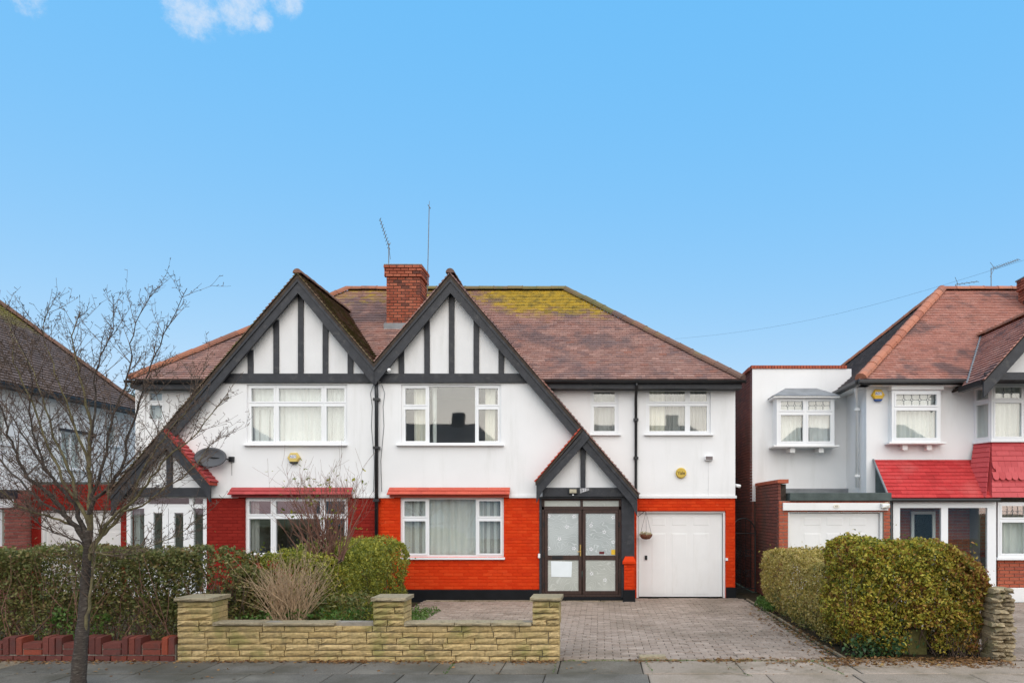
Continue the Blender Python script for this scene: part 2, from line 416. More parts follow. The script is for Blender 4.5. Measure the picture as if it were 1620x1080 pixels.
MT['ridge_old'] = M_pieces('old_ridge_tile', [(0, (0.15, 0.085, 0.06)), (0.5, (0.21, 0.11, 0.075)), (1, (0.13, 0.085, 0.07))], 0.85, [((0.20, 0.17, 0.06), 1.6, 0.55, 0.75, 0.6)], 0.2, 30)
MT['ridge_moss'] = M_pieces('mossy_ridge_tile', [(0, (0.13, 0.11, 0.05)), (0.5, (0.19, 0.15, 0.06)), (1, (0.15, 0.10, 0.06))], 0.9, [((0.11, 0.12, 0.05), 2.4, 0.45, 0.7, 0.8)], 0.2, 30)
MT['ridge_new'] = M_pieces('orange_ridge_tile', [(0, (0.36, 0.13, 0.075)), (0.5, (0.44, 0.18, 0.11)), (1, (0.30, 0.11, 0.07))], 0.75, [((0.22, 0.14, 0.11), 2.2, 0.5, 0.75, 0.6)], 0.15, 30)
MT['red_tile'] = M_pieces('bright_red_painted_tile', [(0, (0.44, 0.036, 0.038)), (0.5, (0.52, 0.052, 0.052)), (0.85, (0.47, 0.05, 0.05)), (1, (0.38, 0.028, 0.03))], 0.75, [((0.52, 0.12, 0.11), 1.4, 0.46, 0.72, 0.6), ((0.32, 0.03, 0.03), 4, 0.52, 0.72, 0.6)], 0.15, 20, 0.2, 60, 0.12)
MT['pink_tile'] = M_pieces('faded_red_painted_tile', [(0, (0.50, 0.07, 0.075)), (0.5, (0.55, 0.085, 0.09)), (1, (0.47, 0.06, 0.065))], 0.55, None, 0.08, 20, 0.15)
MT['canopy_tile'] = M_pieces('brick_red_painted_tile', [(0, (0.50, 0.085, 0.05)), (0.5, (0.55, 0.10, 0.06)), (1, (0.46, 0.075, 0.05))], 0.6, None, 0.1, 20, 0.15)
MT['canopy_tile_b'] = M_pieces('dull_crimson_painted_tile', [(0, (0.36, 0.05, 0.05)), (0.5, (0.41, 0.06, 0.06)), (1, (0.33, 0.045, 0.045))], 0.6, None, 0.1, 20, 0.15)
MT['porch_tile'] = M_pieces('red_clay_porch_tile', [(0, (0.42, 0.06, 0.03)), (0.5, (0.52, 0.085, 0.045)), (1, (0.36, 0.05, 0.03))], 0.7, [((0.2, 0.05, 0.035), 6, 0.55, 0.7, 0.6)], 0.2, 30)
# bricks and stone
MT['chimney_brick'] = M_pieces('chimney_brick', [(0, (0.25, 0.068, 0.04)), (0.4, (0.33, 0.095, 0.055)), (0.75, (0.38, 0.125, 0.075)), (0.88, (0.20, 0.065, 0.045)), (1, (0.10, 0.045, 0.036))], 0.9, [((0.12, 0.06, 0.05), 2.6, 0.52, 0.68, 0.75)], 0.25, 40, spec=0.15)
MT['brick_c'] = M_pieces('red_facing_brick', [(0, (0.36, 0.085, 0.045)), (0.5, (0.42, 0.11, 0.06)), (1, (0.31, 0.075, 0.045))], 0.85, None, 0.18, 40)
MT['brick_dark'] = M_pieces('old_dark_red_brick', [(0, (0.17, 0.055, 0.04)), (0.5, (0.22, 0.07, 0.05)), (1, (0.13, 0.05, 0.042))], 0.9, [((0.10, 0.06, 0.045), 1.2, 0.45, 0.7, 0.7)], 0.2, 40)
MT['brick_d'] = M_pieces('purple_red_brick', [(0, (0.25, 0.075, 0.06)), (0.5, (0.32, 0.11, 0.09)), (1, (0.22, 0.065, 0.055))], 0.85, [((0.36, 0.2, 0.17), 3, 0.55, 0.75, 0.4)], 0.2, 40)
MT['garden_brick'] = M_pieces('brown_red_garden_brick', [(0, (0.10, 0.028, 0.022)), (0.35, (0.16, 0.04, 0.028)), (0.6, (0.13, 0.04, 0.033)), (0.8, (0.28, 0.055, 0.025)), (1, (0.09, 0.03, 0.026))], 0.55, [((0.07, 0.035, 0.03), 5, 0.5, 0.7, 0.6)], 0.25, 40, 0.4, 50, 0.4)
MT['sandstone'] = M_pieces('buff_sandstone_block', [(0, (0.40, 0.285, 0.125)), (0.25, (0.49, 0.36, 0.17)), (0.5, (0.43, 0.32, 0.15)), (0.75, (0.54, 0.40, 0.20)), (1, (0.37, 0.275, 0.13))], 0.9,
                           [((0.235, 0.22, 0.075), 1.8, 0.48, 0.66, 0.75), ((0.22, 0.17, 0.09), 7, 0.53, 0.7, 0.6)], 0.35, 26, 0.5, 70, 0.15)
MT['coping'] = M_pieces('weathered_coping_stone', [(0, (0.27, 0.22, 0.14)), (0.5, (0.33, 0.27, 0.175)), (1, (0.29, 0.24, 0.16))], 0.95, [((0.38, 0.31, 0.19), 3, 0.5, 0.7, 0.7), ((0.14, 0.12, 0.08), 6, 0.55, 0.7, 0.7)], 0.3, 30, 0.6, 60, 0.15)
MT['rubble'] = M_pieces('rubble_stone', [(0, (0.27, 0.21, 0.13)), (0.5, (0.40, 0.32, 0.20)), (1, (0.19, 0.15, 0.10))], 0.95, [((0.19, 0.18, 0.065), 4, 0.5, 0.7, 0.6)], 0.3, 30, 0.8, 50, 0.15)
# ground
MT['block'] = M_pieces('block_paver', [(0, (0.265, 0.205, 0.165)), (0.4, (0.345, 0.272, 0.222)), (0.7, (0.30, 0.237, 0.193)), (1, (0.395, 0.315, 0.26))], 0.9, [((0.19, 0.15, 0.115), 0.55, 0.45, 0.68, 0.7), ((0.42, 0.34, 0.28), 2.1, 0.55, 0.8, 0.5), ((0.13, 0.105, 0.075), 5.5, 0.56, 0.7, 0.7)], 0.35, 60, 0.5, 90, 0.12)
MT['joint'] = M_plain('dirty_joint_sand', (0.042, 0.036, 0.026), 0.95, 0.4, 8, 0.6, 80, 0.1, stain=((0.05, 0.06, 0.02), 3))
MT['slab'] = M_pieces('dark_grey_paving_slab', [(0, (0.115, 0.105, 0.09)), (0.35, (0.165, 0.15, 0.13)), (0.65, (0.135, 0.122, 0.105)), (0.85, (0.23, 0.185, 0.13)), (1, (0.12, 0.11, 0.095))], 0.88, [((0.22, 0.20, 0.165), 1.5, 0.48, 0.72, 0.6), ((0.08, 0.072, 0.054), 0.9, 0.44, 0.68, 0.75)], 0.45, 70, 0.4, 120, 0.1)
MT['slab_pale'] = M_pieces('pale_concrete_slab', [(0, (0.32, 0.255, 0.20)), (0.5, (0.375, 0.30, 0.24)), (1, (0.29, 0.235, 0.185))], 0.9, [((0.21, 0.17, 0.12), 1.2, 0.45, 0.7, 0.75), ((0.15, 0.125, 0.085), 4, 0.54, 0.7, 0.6)], 0.4, 80, 0.4, 120, 0.1)
MT['concrete'] = M_pieces('edging_concrete', [(0, (0.25, 0.195, 0.14)), (1, (0.32, 0.255, 0.18))], 0.95, [((0.12, 0.10, 0.05), 3, 0.45, 0.65, 0.8)], 0.3, 40, 0.5, spec=0.1)
MT['asphalt'] = M_plain('asphalt', (0.05, 0.05, 0.052), 0.9, 0.2, 20, 0.6, 150, 0.2)
MT['soil'] = M_plain('garden_soil', (0.045, 0.034, 0.02), 0.95, 0.4, 5, 0.8, 30, 0.1, stain=((0.04, 0.06, 0.015), 2))
MT['grass'] = M_plain('distant_grass', (0.06, 0.085, 0.03), 0.95, 0.3, 2)

def M_leaf(name, stops, trans=0.3, rough=0.5, noise_col=None):
    m, nt, bs, out = new_mat(name)
    g = nt.nodes.new('ShaderNodeNewGeometry')
    e = g.outputs['Random Per Island']
    n = noise(nt, pos(nt), 1.6, 3, 0.5)
    n3 = noise(nt, pos(nt), 6.5, 3, 0.6)
    f = math_n(nt, 'ADD', math_n(nt, 'MULTIPLY', e, 0.58), math_n(nt, 'ADD', math_n(nt, 'MULTIPLY', mrange(nt, n, 0.3, 0.7), 0.18), math_n(nt, 'MULTIPLY', mrange(nt, n3, 0.3, 0.7), 0.24)))
    c = ramp(nt, f, stops)
    if noise_col:
        col, axis_lo, axis_hi, ch = noise_col
        sp = nt.nodes.new('ShaderNodeSeparateXYZ'); nt.links.new(g.outputs['Position'], sp.inputs[0])
        k = math_n(nt, 'MULTIPLY', mrange(nt, sp.outputs[ch], axis_lo, axis_hi), mrange(nt, math_n(nt, 'ADD', e, n), 0.55, 1.2))
        c = mix(nt, k, c, col)
    nt.links.new(c, bs.inputs['Base Color']); bs.inputs['Roughness'].default_value = rough; bs.inputs['Specular IOR Level'].default_value = 0.35
    tl = nt.nodes.new('ShaderNodeBsdfTranslucent'); nt.links.new(c, tl.inputs['Color'])
    mx = nt.nodes.new('ShaderNodeMixShader'); mx.inputs[0].default_value = trans
    nt.links.new(bs.outputs[0], mx.inputs[1]); nt.links.new(tl.outputs[0], mx.inputs[2]); nt.links.new(mx.outputs[0], out.inputs['Surface'])
    return m
MT['leaf_gold'] = M_leaf('autumn_hedge_leaf', [(0, (0.03, 0.05, 0.012)), (0.14, (0.08, 0.11, 0.02)), (0.30, (0.22, 0.24, 0.035)), (0.44, (0.46, 0.41, 0.05)), (0.58, (0.62, 0.54, 0.09)), (0.68, (0.40, 0.22, 0.04)), (0.78, (0.20, 0.085, 0.025)), (0.88, (0.06, 0.035, 0.015)), (1, (0.62, 0.56, 0.18))], 0.35, noise_col=((0.26, 0.095, 0.03), 4.5, 5.6, 'X'))
MT['leaf_gold_pale'] = M_leaf('golden_hedge_leaf', [(0, (0.05, 0.06, 0.016)), (0.15, (0.14, 0.14, 0.03)), (0.35, (0.36, 0.29, 0.065)), (0.55, (0.55, 0.43, 0.12)), (0.72, (0.62, 0.50, 0.2)), (0.85, (0.30, 0.18, 0.06)), (1, (0.09, 0.065, 0.03))], 0.35)
MT['leaf_green'] = M_leaf('dark_hedge_leaf', [(0, (0.03, 0.045, 0.015)), (0.2, (0.08, 0.10, 0.028)), (0.45, (0.16, 0.175, 0.05)), (0.65, (0.24, 0.22, 0.07)), (0.8, (0.26, 0.17, 0.075)), (0.92, (0.10, 0.06, 0.03)), (1, (0.36, 0.32, 0.13))])
MT['leaf_lime'] = M_leaf('yellow_green_hedge_leaf', [(0, (0.070, 0.093, 0.019)), (0.3, (0.155, 0.186, 0.031)), (0.6, (0.326, 0.326, 0.046)), (0.85, (0.480, 0.434, 0.062)), (1, (0.248, 0.155, 0.039))])
MT['leaf_bright'] = M_leaf('bright_green_leaf', [(0, (0.039, 0.091, 0.016)), (0.5, (0.091, 0.182, 0.033)), (1, (0.182, 0.260, 0.065))])
MT['leaf_spotted'] = M_leaf('variegated_leaf', [(0, (0.04, 0.08, 0.02)), (0.4, (0.10, 0.13, 0.03)), (0.65, (0.28, 0.24, 0.06)), (0.85, (0.36, 0.10, 0.04)), (1, (0.42, 0.34, 0.12))])
MT['leaf_dead'] = M_leaf('fallen_leaf', [(0, (0.09, 0.04, 0.02)), (0.4, (0.17, 0.08, 0.03)), (0.7, (0.26, 0.14, 0.05)), (1, (0.34, 0.24, 0.08))], 0.1, 0.7)
MT['leaf_dark'] = M_leaf('evergreen_leaf', [(0, (0.02, 0.04, 0.015)), (1, (0.06, 0.09, 0.03))])
MT['bark'] = M_plain('dark_bark', (0.062, 0.050, 0.042), 0.9, 0.45, 20, 0.9, 40, 0.2, stain=((0.26, 0.24, 0.20), 16, (1, 1, 4), 0.6), stretch=(1, 1, 3))
MT['bark_green'] = M_plain('algae_green_bark', (0.17, 0.145, 0.075), 0.9, 0.35, 12, 0.6, 50, 0.2, stain=((0.07, 0.055, 0.045), 9, (1, 1, 1), 0.8))
MT['twig'] = M_plain('twig', (0.125, 0.088, 0.066), 0.85, 0.35, 10, 0, 1, 0.2)
MT['twig_tan'] = M_plain('dead_tan_twig', (0.47, 0.33, 0.205), 0.9, 0.35, 14, 0, 1, 0.2)
MT['twig_red'] = M_plain('reddish_brown_twig', (0.22, 0.115, 0.085), 0.85, 0.35, 12, 0, 1, 0.2)

# ------------------------------------------------------------------ piece meshes
def proto_brick(name, mat, cx=0.03, cz=0.09):
    mb = MB()
    b, f = 0.5, -0.5
    o = [(-.5, -.5), (.5, -.5), (.5, .5), (-.5, .5)]
    inn = [(-.5 + cx, -.5 + cz), (.5 - cx, -.5 + cz), (.5 - cx, .5 - cz), (-.5 + cx, .5 - cz)]
    vs = [(x, b, z) for x, z in o] + [(x, f + 0.25, z) for x, z in o] + [(x, f, z) for x, z in inn]
    fs = [(8, 9, 10, 11)]
    for i in range(4):
        j = (i + 1) % 4
        fs += [(i, j, 4 + j, 4 + i), (4 + i, 4 + j, 8 + j, 8 + i)]
    return mb.add(vs, fs).mesh(name, mat)
def proto_stone(name, mat, seed, rough=0.07):
    rd = random.Random(seed)
    mb = MB(); nx, nz = 6, 4
    vs, fs = [], []
    for j in range(nz):
        for i in range(nx):
            edge = i in (0, nx - 1) or j in (0, nz - 1)
            x = -.5 + i / (nx - 1) + (0 if i in (0, nx - 1) else rd.uniform(-.05, .05)) + (rd.uniform(-.006, .004))
            z = -.5 + j / (nz - 1) + (0 if j in (0, nz - 1) else rd.uniform(-.07, .07)) + (rd.uniform(-.035, .035) if edge else 0)
            y = -.5 + (rd.uniform(0.02, rough) if edge else rd.uniform(-rough * .45, rough * 0.25))
            vs.append((x, y, z))
    for j in range(nz - 1):
        for i in range(nx - 1):
            a = j * nx + i
            fs.append((a, a + 1, a + nx + 1, a + nx))
    k = len(vs)
    vs += [(-.5, .5, -.5), (.5, .5, -.5), (.5, .5, .5), (-.5, .5, .5)]
    fs += [tuple(list(range(nx - 1, -1, -1)) + [k, k + 1]), tuple(list(range((nz - 1) * nx, nz * nx)) + [k + 2, k + 3]),
           tuple([j * nx for j in range(nz)] + [k + 3, k]), tuple([j * nx + nx - 1 for j in range(nz - 1, -1, -1)] + [k + 1, k + 2])]
    return mb.add(vs, fs).mesh(name, mat)
def proto_slab(name, mat):
    mb = MB(); c = 0.012
    o = [(-.5, -.5), (.5, -.5), (.5, .5), (-.5, .5)]; inn = [(x * (1 - 2 * c), y * (1 - 2 * c)) for x, y in o]
    vs = [(x, y, -.5) for x, y in o] + [(x, y, .35) for x, y in o] + [(x, y, .5) for x, y in inn]
    fs = [(8, 9, 10, 11)]
    for i in range(4):
        j = (i + 1) % 4
        fs += [(i, j, 4 + j, 4 + i), (4 + i, 4 + j, 8 + j, 8 + i)]
    return mb.add(vs, fs).mesh(name, mat)
def proto_ridge(name, mat):                    # half-round tile, unit length along x, unit radius
    mb = MB(); n = 7; vs = []
    for x, r in ((-.5, 1.0), (.46, 0.97), (.46, 1.06), (.5, 1.06)):
        for k in range(n):
            a = math.pi * k / (n - 1)
            vs.append((x, math.cos(a) * r, math.sin(a) * r))
    fs = [(i * n + k, i * n + k + 1, (i + 1) * n + k + 1, (i + 1) * n + k) for i in range(3) for k in range(n - 1)]
    fs += [tuple(range(n)), tuple(range(3 * n, 4 * n))[::-1]]
    return mb.add(vs, fs).mesh(name, mat)

def brick_courses(rects, holes, pitch_u=0.225, pitch_z=0.075, joint=0.010, phase=0.0):
    out = []
    for (u0, u1, z0, z1) in rects:
        n = max(1, round((z1 - z0) / pitch_z)); h = (z1 - z0) / n
        for r in range(n):
            a, b = z0 + r * h, z0 + (r + 1) * h
            mid = (a + b) / 2
            spans = [(u0, u1)]
            for (h0, h1, g0, g1) in holes:
                if g0 < mid < g1:
                    ns = []
                    for s, e in spans:
                        if h1 <= s or h0 >= e: ns.append((s, e)); continue
                        if h0 > s: ns.append((s, h0))
                        if h1 < e: ns.append((h1, e))
                    spans = ns
            off = (pitch_u / 2 if r % 2 else 0) + phase
            for s, e in spans:
                k = math.floor((s - off) / pitch_u)
                while off + k * pitch_u < e - 0.01:
                    p, q = max(s, off + k * pitch_u), min(e, off + (k + 1) * pitch_u)
                    if q - p > 0.03: out.append((p + joint / 2, q - joint / 2, a + joint / 2, b - joint / 2))
                    k += 1
    return out

# ------------------------------------------------------------------ walls, roofs, windows
def clip_poly(poly, outline):
    n = len(outline)
    area = sum(outline[i][0] * outline[(i + 1) % n][1] - outline[(i + 1) % n][0] * outline[i][1] for i in range(n))
    ol = outline if area > 0 else outline[::-1]
    for i in range(n):
        ax, az = ol[i]; bx, bz = ol[(i + 1) % n]
        res = []
        side = lambda p: (bx - ax) * (p[1] - az) - (bz - az) * (p[0] - ax)
        for k in range(len(poly)):
            p, q = poly[k], poly[(k + 1) % len(poly)]
            sp, sq = side(p), side(q)
            if sp >= -1e-9: res.append(p)
            if (sp > 1e-9 and sq < -1e-9) or (sp < -1e-9 and sq > 1e-9):
                t = sp / (sp - sq); res.append((p[0] + t * (q[0] - p[0]), p[1] + t * (q[1] - p[1])))
        poly = res
        if len(poly) < 3: return []
    return poly
def wall_mb(outline, holes, y0, thick):
    mb = MB()
    xs = sorted({p[0] for p in outline} | {h[0] for h in holes} | {h[1] for h in holes})
    zs = sorted({p[1] for p in outline} | {h[2] for h in holes} | {h[3] for h in holes})
    for i in range(len(xs) - 1):
        for j in range(len(zs) - 1):
            cx, cz = (xs[i] + xs[i + 1]) / 2, (zs[j] + zs[j + 1]) / 2
            if any(h[0] < cx < h[1] and h[2] < cz < h[3] for h in holes): continue
            pl = clip_poly([(xs[i], zs[j]), (xs[i + 1], zs[j]), (xs[i + 1], zs[j + 1]), (xs[i], zs[j + 1])], outline)
            if len(pl) >= 3: mb.prism(pl, y0, y0 + thick)
    return mb
def rect(x0, x1, z0, z1): return [(x0, z0), (x1, z0), (x1, z1), (x0, z1)]

def tile_rows(mb, O, U, V, vmax, lohi, gauge=0.125, width=0.19, thick=0.026, jit=0.004, wob=None):
    O, U, V = Vector(O), Vector(U).normalized(), Vector(V).normalized()
    N = U.cross(V)
    if N.z < 0: N = -N
    n = int(math.ceil(vmax / gauge - 0.05))
    for r in range(n):
        va, vb = r * gauge, min((r + 1) * gauge + 0.02, vmax)
        la, ha = lohi(va); lb, hb = lohi(vb)
        if ha - la < 0.02: continue
        u = math.floor(min(la, lb) / width) * width + (width / 2 if r % 2 else 0) - width
        sag = wob(r) if wob else 0
        while u < max(ha, hb):
            a0, a1 = max(u + 0.002, la), min(u + width - 0.002, ha)
            b0, b1 = max(u + 0.002, lb), min(u + width - 0.002, hb)
            u += width
            if a1 - a0 < 0.004 and b1 - b0 < 0.004: continue
            a1, b1 = max(a1, a0), max(b1, b0)
            dv, dh = random.uniform(-jit, jit), random.uniform(-jit, jit) * 0.8
            pt = lambda uu, vv, hh: O + U * uu + V * vv + N * hh
            h = thick + dh
            vs = [pt(a0, va + dv, -0.004), pt(a1, va + dv, -0.004), pt(a0, va + dv, h), pt(a1, va + dv, h), pt(b1, vb, 0.003), pt(b0, vb, 0.003)]
            mb.add(vs, [(0, 1, 3, 2), (2, 3, 4, 5), (0, 2, 5), (1, 4, 3)])

def ridge_line(parent, me, a, b, length=0.40, radius=0.115, sink=0.03):
    a, b = Vector(a), Vector(b)
    d = b - a; n = max(1, round(d.length / length)); t = d.normalized()
    up = Vector((0, 0, 1)); y = up.cross(t).normalized(); z = t.cross(y)
    M = Matrix((t, y, z)).transposed().to_euler()
    for i in range(n):
        c = a + d * ((i + 0.5) / n) - z * sink + z * random.uniform(-.006, .006)
        e = M.copy()
        piece('ridge_tile', me, parent, c, (d.length / n * 1.01, radius, radius), (e.x, e.y, e.z + random.uniform(-.012, .012)))

def curtain_mb(x0, x1, z0, z1, y, folds, amp=0.025, seed=0):
    mb = MB(); rd = random.Random(seed)
    n = max(6, int(folds * 8)); ph = rd.uniform(0, 6)
    top, bot = [], []
    for i in range(n + 1):
        t = i / n
        w = math.sin(t * folds * 2 * math.pi + ph) * amp + math.sin(t * folds * 4.7 + ph * 2) * amp * 0.6
        x = x0 + (x1 - x0) * t
        top.append((x, y + w * 0.6, z1)); bot.append((x + math.sin(t * folds * 3 + ph) * 0.01, y + w, z0))
    vs = top + bot
    return mb.add(vs, [(i, i + 1, n + 2 + i, n + 1 + i) for i in range(n)])

def window(parent, x0, x1, z0, z1, y, cols, M=None, recess=0.05, fw=0.045, curtains=(), frame='upvc', sill=None, room=True, glass='glass', depth=1.4, sashw=0.038, lintel=None, name='window', room_e=.25):
    """cols: list of (fraction_from, fraction_to, [z fractions where it is split]); local x along the wall, y into it"""
    f = MB(); yf = y + recess; W, H = x1 - x0, z1 - z0
    f.box(x0, x1, yf, yf + .07, z0, z0 + fw); f.box(x0, x1, yf, yf + .07, z1 - fw, z1)
    f.box(x0, x0 + fw, yf + .001, yf + .069, z0 + fw, z1 - fw); f.box(x1 - fw, x1, yf + .001, yf + .069, z0 + fw, z1 - fw)
    cells = []
    for k, (a, b, sp) in enumerate(cols):
        xa, xb = x0 + W * a, x0 + W * b
        if k: f.box(xa - fw * .45, xa + fw * .45, yf + .002, yf + .068, z0 + fw, z1 - fw)
        zz = [0] + sp + [1]
        for i in range(len(zz) - 1):
            za, zb = z0 + H * zz[i], z0 + H * zz[i + 1]
            if i: f.box(xa + fw * .45, xb - fw * .45, yf + .003, yf + .067, za - fw * .42, za + fw * .42)
            ca, cb = xa + fw * (1 if a == 0 else .45), xb - fw * (1 if b == 1 else .45)
            da, db = za + fw * (1 if i == 0 else .42), zb - fw * (1 if i == len(zz) - 2 else .42)
            if len(zz) > 2:                    # opening sash: a second, slightly proud frame
                s = sashw
                f.box(ca, cb, yf - .012, yf + .05, da, da + s); f.box(ca, cb, yf - .012, yf + .05, db - s, db)
                f.box(ca, ca + s, yf - .011, yf + .049, da + s, db - s); f.box(cb - s, cb, yf - .011, yf + .049, da + s, db - s)
                cells.append((ca + s, cb - s, da + s, db - s))
            else: cells.append((ca, cb, da, db))
    w = f.build(name, MT[frame], parent, M)
    for ca, cb, da, db in cells:
        MB().box(ca - .004, cb + .004, yf + .024, yf + .036, da - .004, db + .004).build('pane', MT[glass], w, M)
    if sill:
        s0, s1, h, pr = sill
        MB().box(s0, s1, y - pr, yf + .002, z0 - h, z0 - .001).build('sill', MT[frame], w, M, bevel=0.006)
    if lintel:
        l0, l1, h, pr = lintel
        MB().box(l0, l1, y - pr, y + .03, z1 + .002, z1 + h).build('drip_moulding', MT['white_paint'], w, M, bevel=0.006)
    if room:
        r = MB(); e = room_e; d1 = y + depth
        a, b, c, d = x0 - e, x1 + e, z0 - e, z1 + e * .5
        y_in = y + (.27 if e > 0 else .08)
        r.quad((a, d1, c), (b, d1, c), (b, d1, d), (a, d1, d)); r.quad((a, y_in, c), (a, d1, c), (a, d1, d), (a, y_in, d)); r.quad((b, y_in, c), (b, d1, c), (b, d1, d), (b, y_in, d))
        r.quad((a, y_in, c), (b, y_in, c), (b, d1, c), (a, d1, c)); r.quad((a, y_in, d), (b, y_in, d), (b, d1, d), (a, d1, d))
        r.build('room', MT['room'], w, M)
    for k, (a, b, c, d, mat, folds) in enumerate(curtains):
        curtain_mb(x0 + W * a, x0 + W * b, z0 + H * c, z0 + H * d, yf + .16 + .02 * (k % 2), folds, seed=len(bpy.data.objects)).build('curtain', MT[mat], w, M, smooth=True)
    return w

def text_mesh(s, size, mat, name, parent, M, ext=0.003):
    cu = bpy.data.curves.new(name, 'FONT'); cu.body = s; cu.size = size; cu.extrude = ext; cu.align_x = 'CENTER'; cu.align_y = 'CENTER'
    ob = bpy.data.objects.new(name + '_tmp', cu); COL.objects.link(ob)
    dg = bpy.context.evaluated_depsgraph_get()
    me = bpy.data.meshes.new_from_object(ob.evaluated_get(dg))
    bpy.data.objects.remove(ob); bpy.data.curves.remove(cu)
    me.transform(M); me.materials.clear(); me.materials.append(mat); me.name = name
    o = bpy.data.objects.new(name, me); COL.objects.link(o); attach(o, parent, (0, 0, 0))
    return o
def facing(x, y, z, tilt=0): return Matrix.Translation((x, y, z)) @ Matrix.Rotation(R(90), 4, 'X') @ Matrix.Rotation(R(tilt), 4, 'Z')

# ================================================================== GROUND
G = MB(); G.box(-400, 400, -300, 500, -0.6, -0.2); struct('ground', G, MT['grass'])
G = MB(); G.box(-60, 60, -18.2, -9.2, -0.5, -0.12); struct('road', G, MT['asphalt'])
G = MB(); G.box(-60, 60, -21.5, -18.2, -0.5, 0.0); struct('far_pavement', G, MT['asphalt'])
G = MB()
for i in range(40): G.box(-18 + i * .915, -18 + i * .915 + .905, -9.2, -9.06, -0.3, 0.004 + random.uniform(-.003, .003))
struct('kerb', G, MT['concrete'])
G = MB(); G.box(-18, 18, -9.06, -6.62, -0.3, -0.03); pavement = struct('pavement', G, MT['joint'])
slab_m, slab_p = proto_slab('paving_slab', MT['slab']), proto_slab('paving_slab', MT['slab_pale'])
dark, pale = Pieces('paving_slab', pavement, [slab_m]), Pieces('paving_slab', pavement, [slab_p])
for r, (ya, yb) in enumerate(((-7.36, -6.64), (-8.22, -7.37), (-9.05, -8.23))):
    x = -16.0 + (0.45 if r % 2 else 0)
    while x < 14:
        w = random.choice([.75, .9, .9, 1.05]) if x < -0.7 else random.choice([1.1, 1.3, 1.5])
        cx, cy = x + w / 2, (ya + yb) / 2
        (dark if cx < 0.1 else pale).add((cx, cy, -0.02 + random.uniform(-.004, .004)), (w - .014, yb - ya - .012, .05), (random.uniform(-.004, .004), random.uniform(-.004, .004), random.uniform(-.006, .006)))
        x += w
dark.finish(); pale.finish()
# driveway of interlocking blocks
DX0, DX1, DY0, DY1 = -4.05, 3.42, -6.52, 0.0
G = MB(); G.box(DX0, DX1, DY0, DY1 + .1, -0.3, -0.016); G.box(2.9, 3.86, .1, 7, -.3, -.016)
driveway = struct('driveway', G, MT['joint'])
def proto_block():
    mb = MB(); a = 0.075; k = 0.035; z0, z1 = -.5, .5; c = 0.03
    top = [(-.5, .5), (-.5 + 1 / 3 - a, .5 - k * 3), (-.5 + 1 / 3 + a, .5 + k), (.5 - 1 / 3 - a, .5 + k), (.5 - 1 / 3 + a, .5 - k * 3), (.5, .5)]
    bot = [(x, y - 1.0) for x, y in top][::-1]
    pl = [(x * .955, y * .91) for x, y in top + bot]
    inn = [(x * (1 - c * .6), y * (1 - c * 1.6)) for x, y in pl]
    n = len(pl)
    vs = [(x, y, -.1) for x, y in pl] + [(x, y, .42) for x, y in pl] + [(x, y, .5) for x, y in inn]
    fs = [tuple(range(2 * n, 3 * n))[::-1]]
    for i in range(n):
        j = (i + 1) % n
        fs += [(i, j, n + j, n + i), (n + i, n + j, 2 * n + j, 2 * n + i)]
    return mb.add(vs, fs).mesh('paving_block', MT['block'])
pb = Pieces('paving_block', driveway, [proto_block()], 290)
bw, bh = 0.235, 0.1185
r = 0; y = DY0 + bh / 2
def sink(x, y): return 0.006 * math.sin(x * 1.7 + 0.6) * math.sin(y * 1.3) + 0.004 * math.sin(x * 4.1 + y * 2.3)
while y < DY1:
    x = DX0 + bw / 2 + (bw / 2 if r % 2 else 0)
    while x < DX1 - bw / 2:
        pb.add((x, y, -0.022 + sink(x, y) + random.uniform(-.004, .003)), (bw, bh, .05), (random.uniform(-.02, .02), random.uniform(-.012, .012), random.uniform(-.025, .025)))
        x += bw
    y += bh; r += 1
pb.finish(lambda px, py, c: px > 890 and px < 1345)
eb = Pieces('edging_stone', driveway, [proto_slab('edging_stone', MT['concrete'])])
x = -0.45
while x < 3.5:
    w = random.choice([.6, .75, .9]); eb.add((x + w / 2, -6.575, -.022 + random.uniform(-.003, .003)), (w - .012, .1, .055)); x += w
y = -6.45
while y < -1.0:
    eb.add((3.43 + random.uniform(-.012, .012), y + .45, -.036 + random.uniform(-.012, .01)), (.045, .885, .09), (0, 0, random.uniform(-.02, .02))); y += .9
x = -4.0
while x < -0.0:
    eb.add((x + .4, -.53, -.005), (.79, .12, .05)); x += .8
eb.finish()
G = MB(); G.box(-18, DX0 - .003, -6.4, .0, -.3, -.03); G.box(3.46, 5.45, -6.5, 1.2, -.3, -.012); struct('garden_soil', G, MT['soil'])
G = MB(); G.box(5.46, 16, -6.6, 0.1, -.3, -.006); nd = struct('neighbour_driveway', G, MT['joint'])
nb = Pieces('paving_block', nd, [proto_block()], 290)
y = -6.5
r = 0
while y < -.9:
    x = 5.75 + (bw / 2 if r % 2 else 0)
    while x < 11.5:
        nb.add((x, y, -.012 + random.uniform(-.002, .002)), (bw, bh, .05)); x += bw
    y += bh; r += 1
nb.finish()

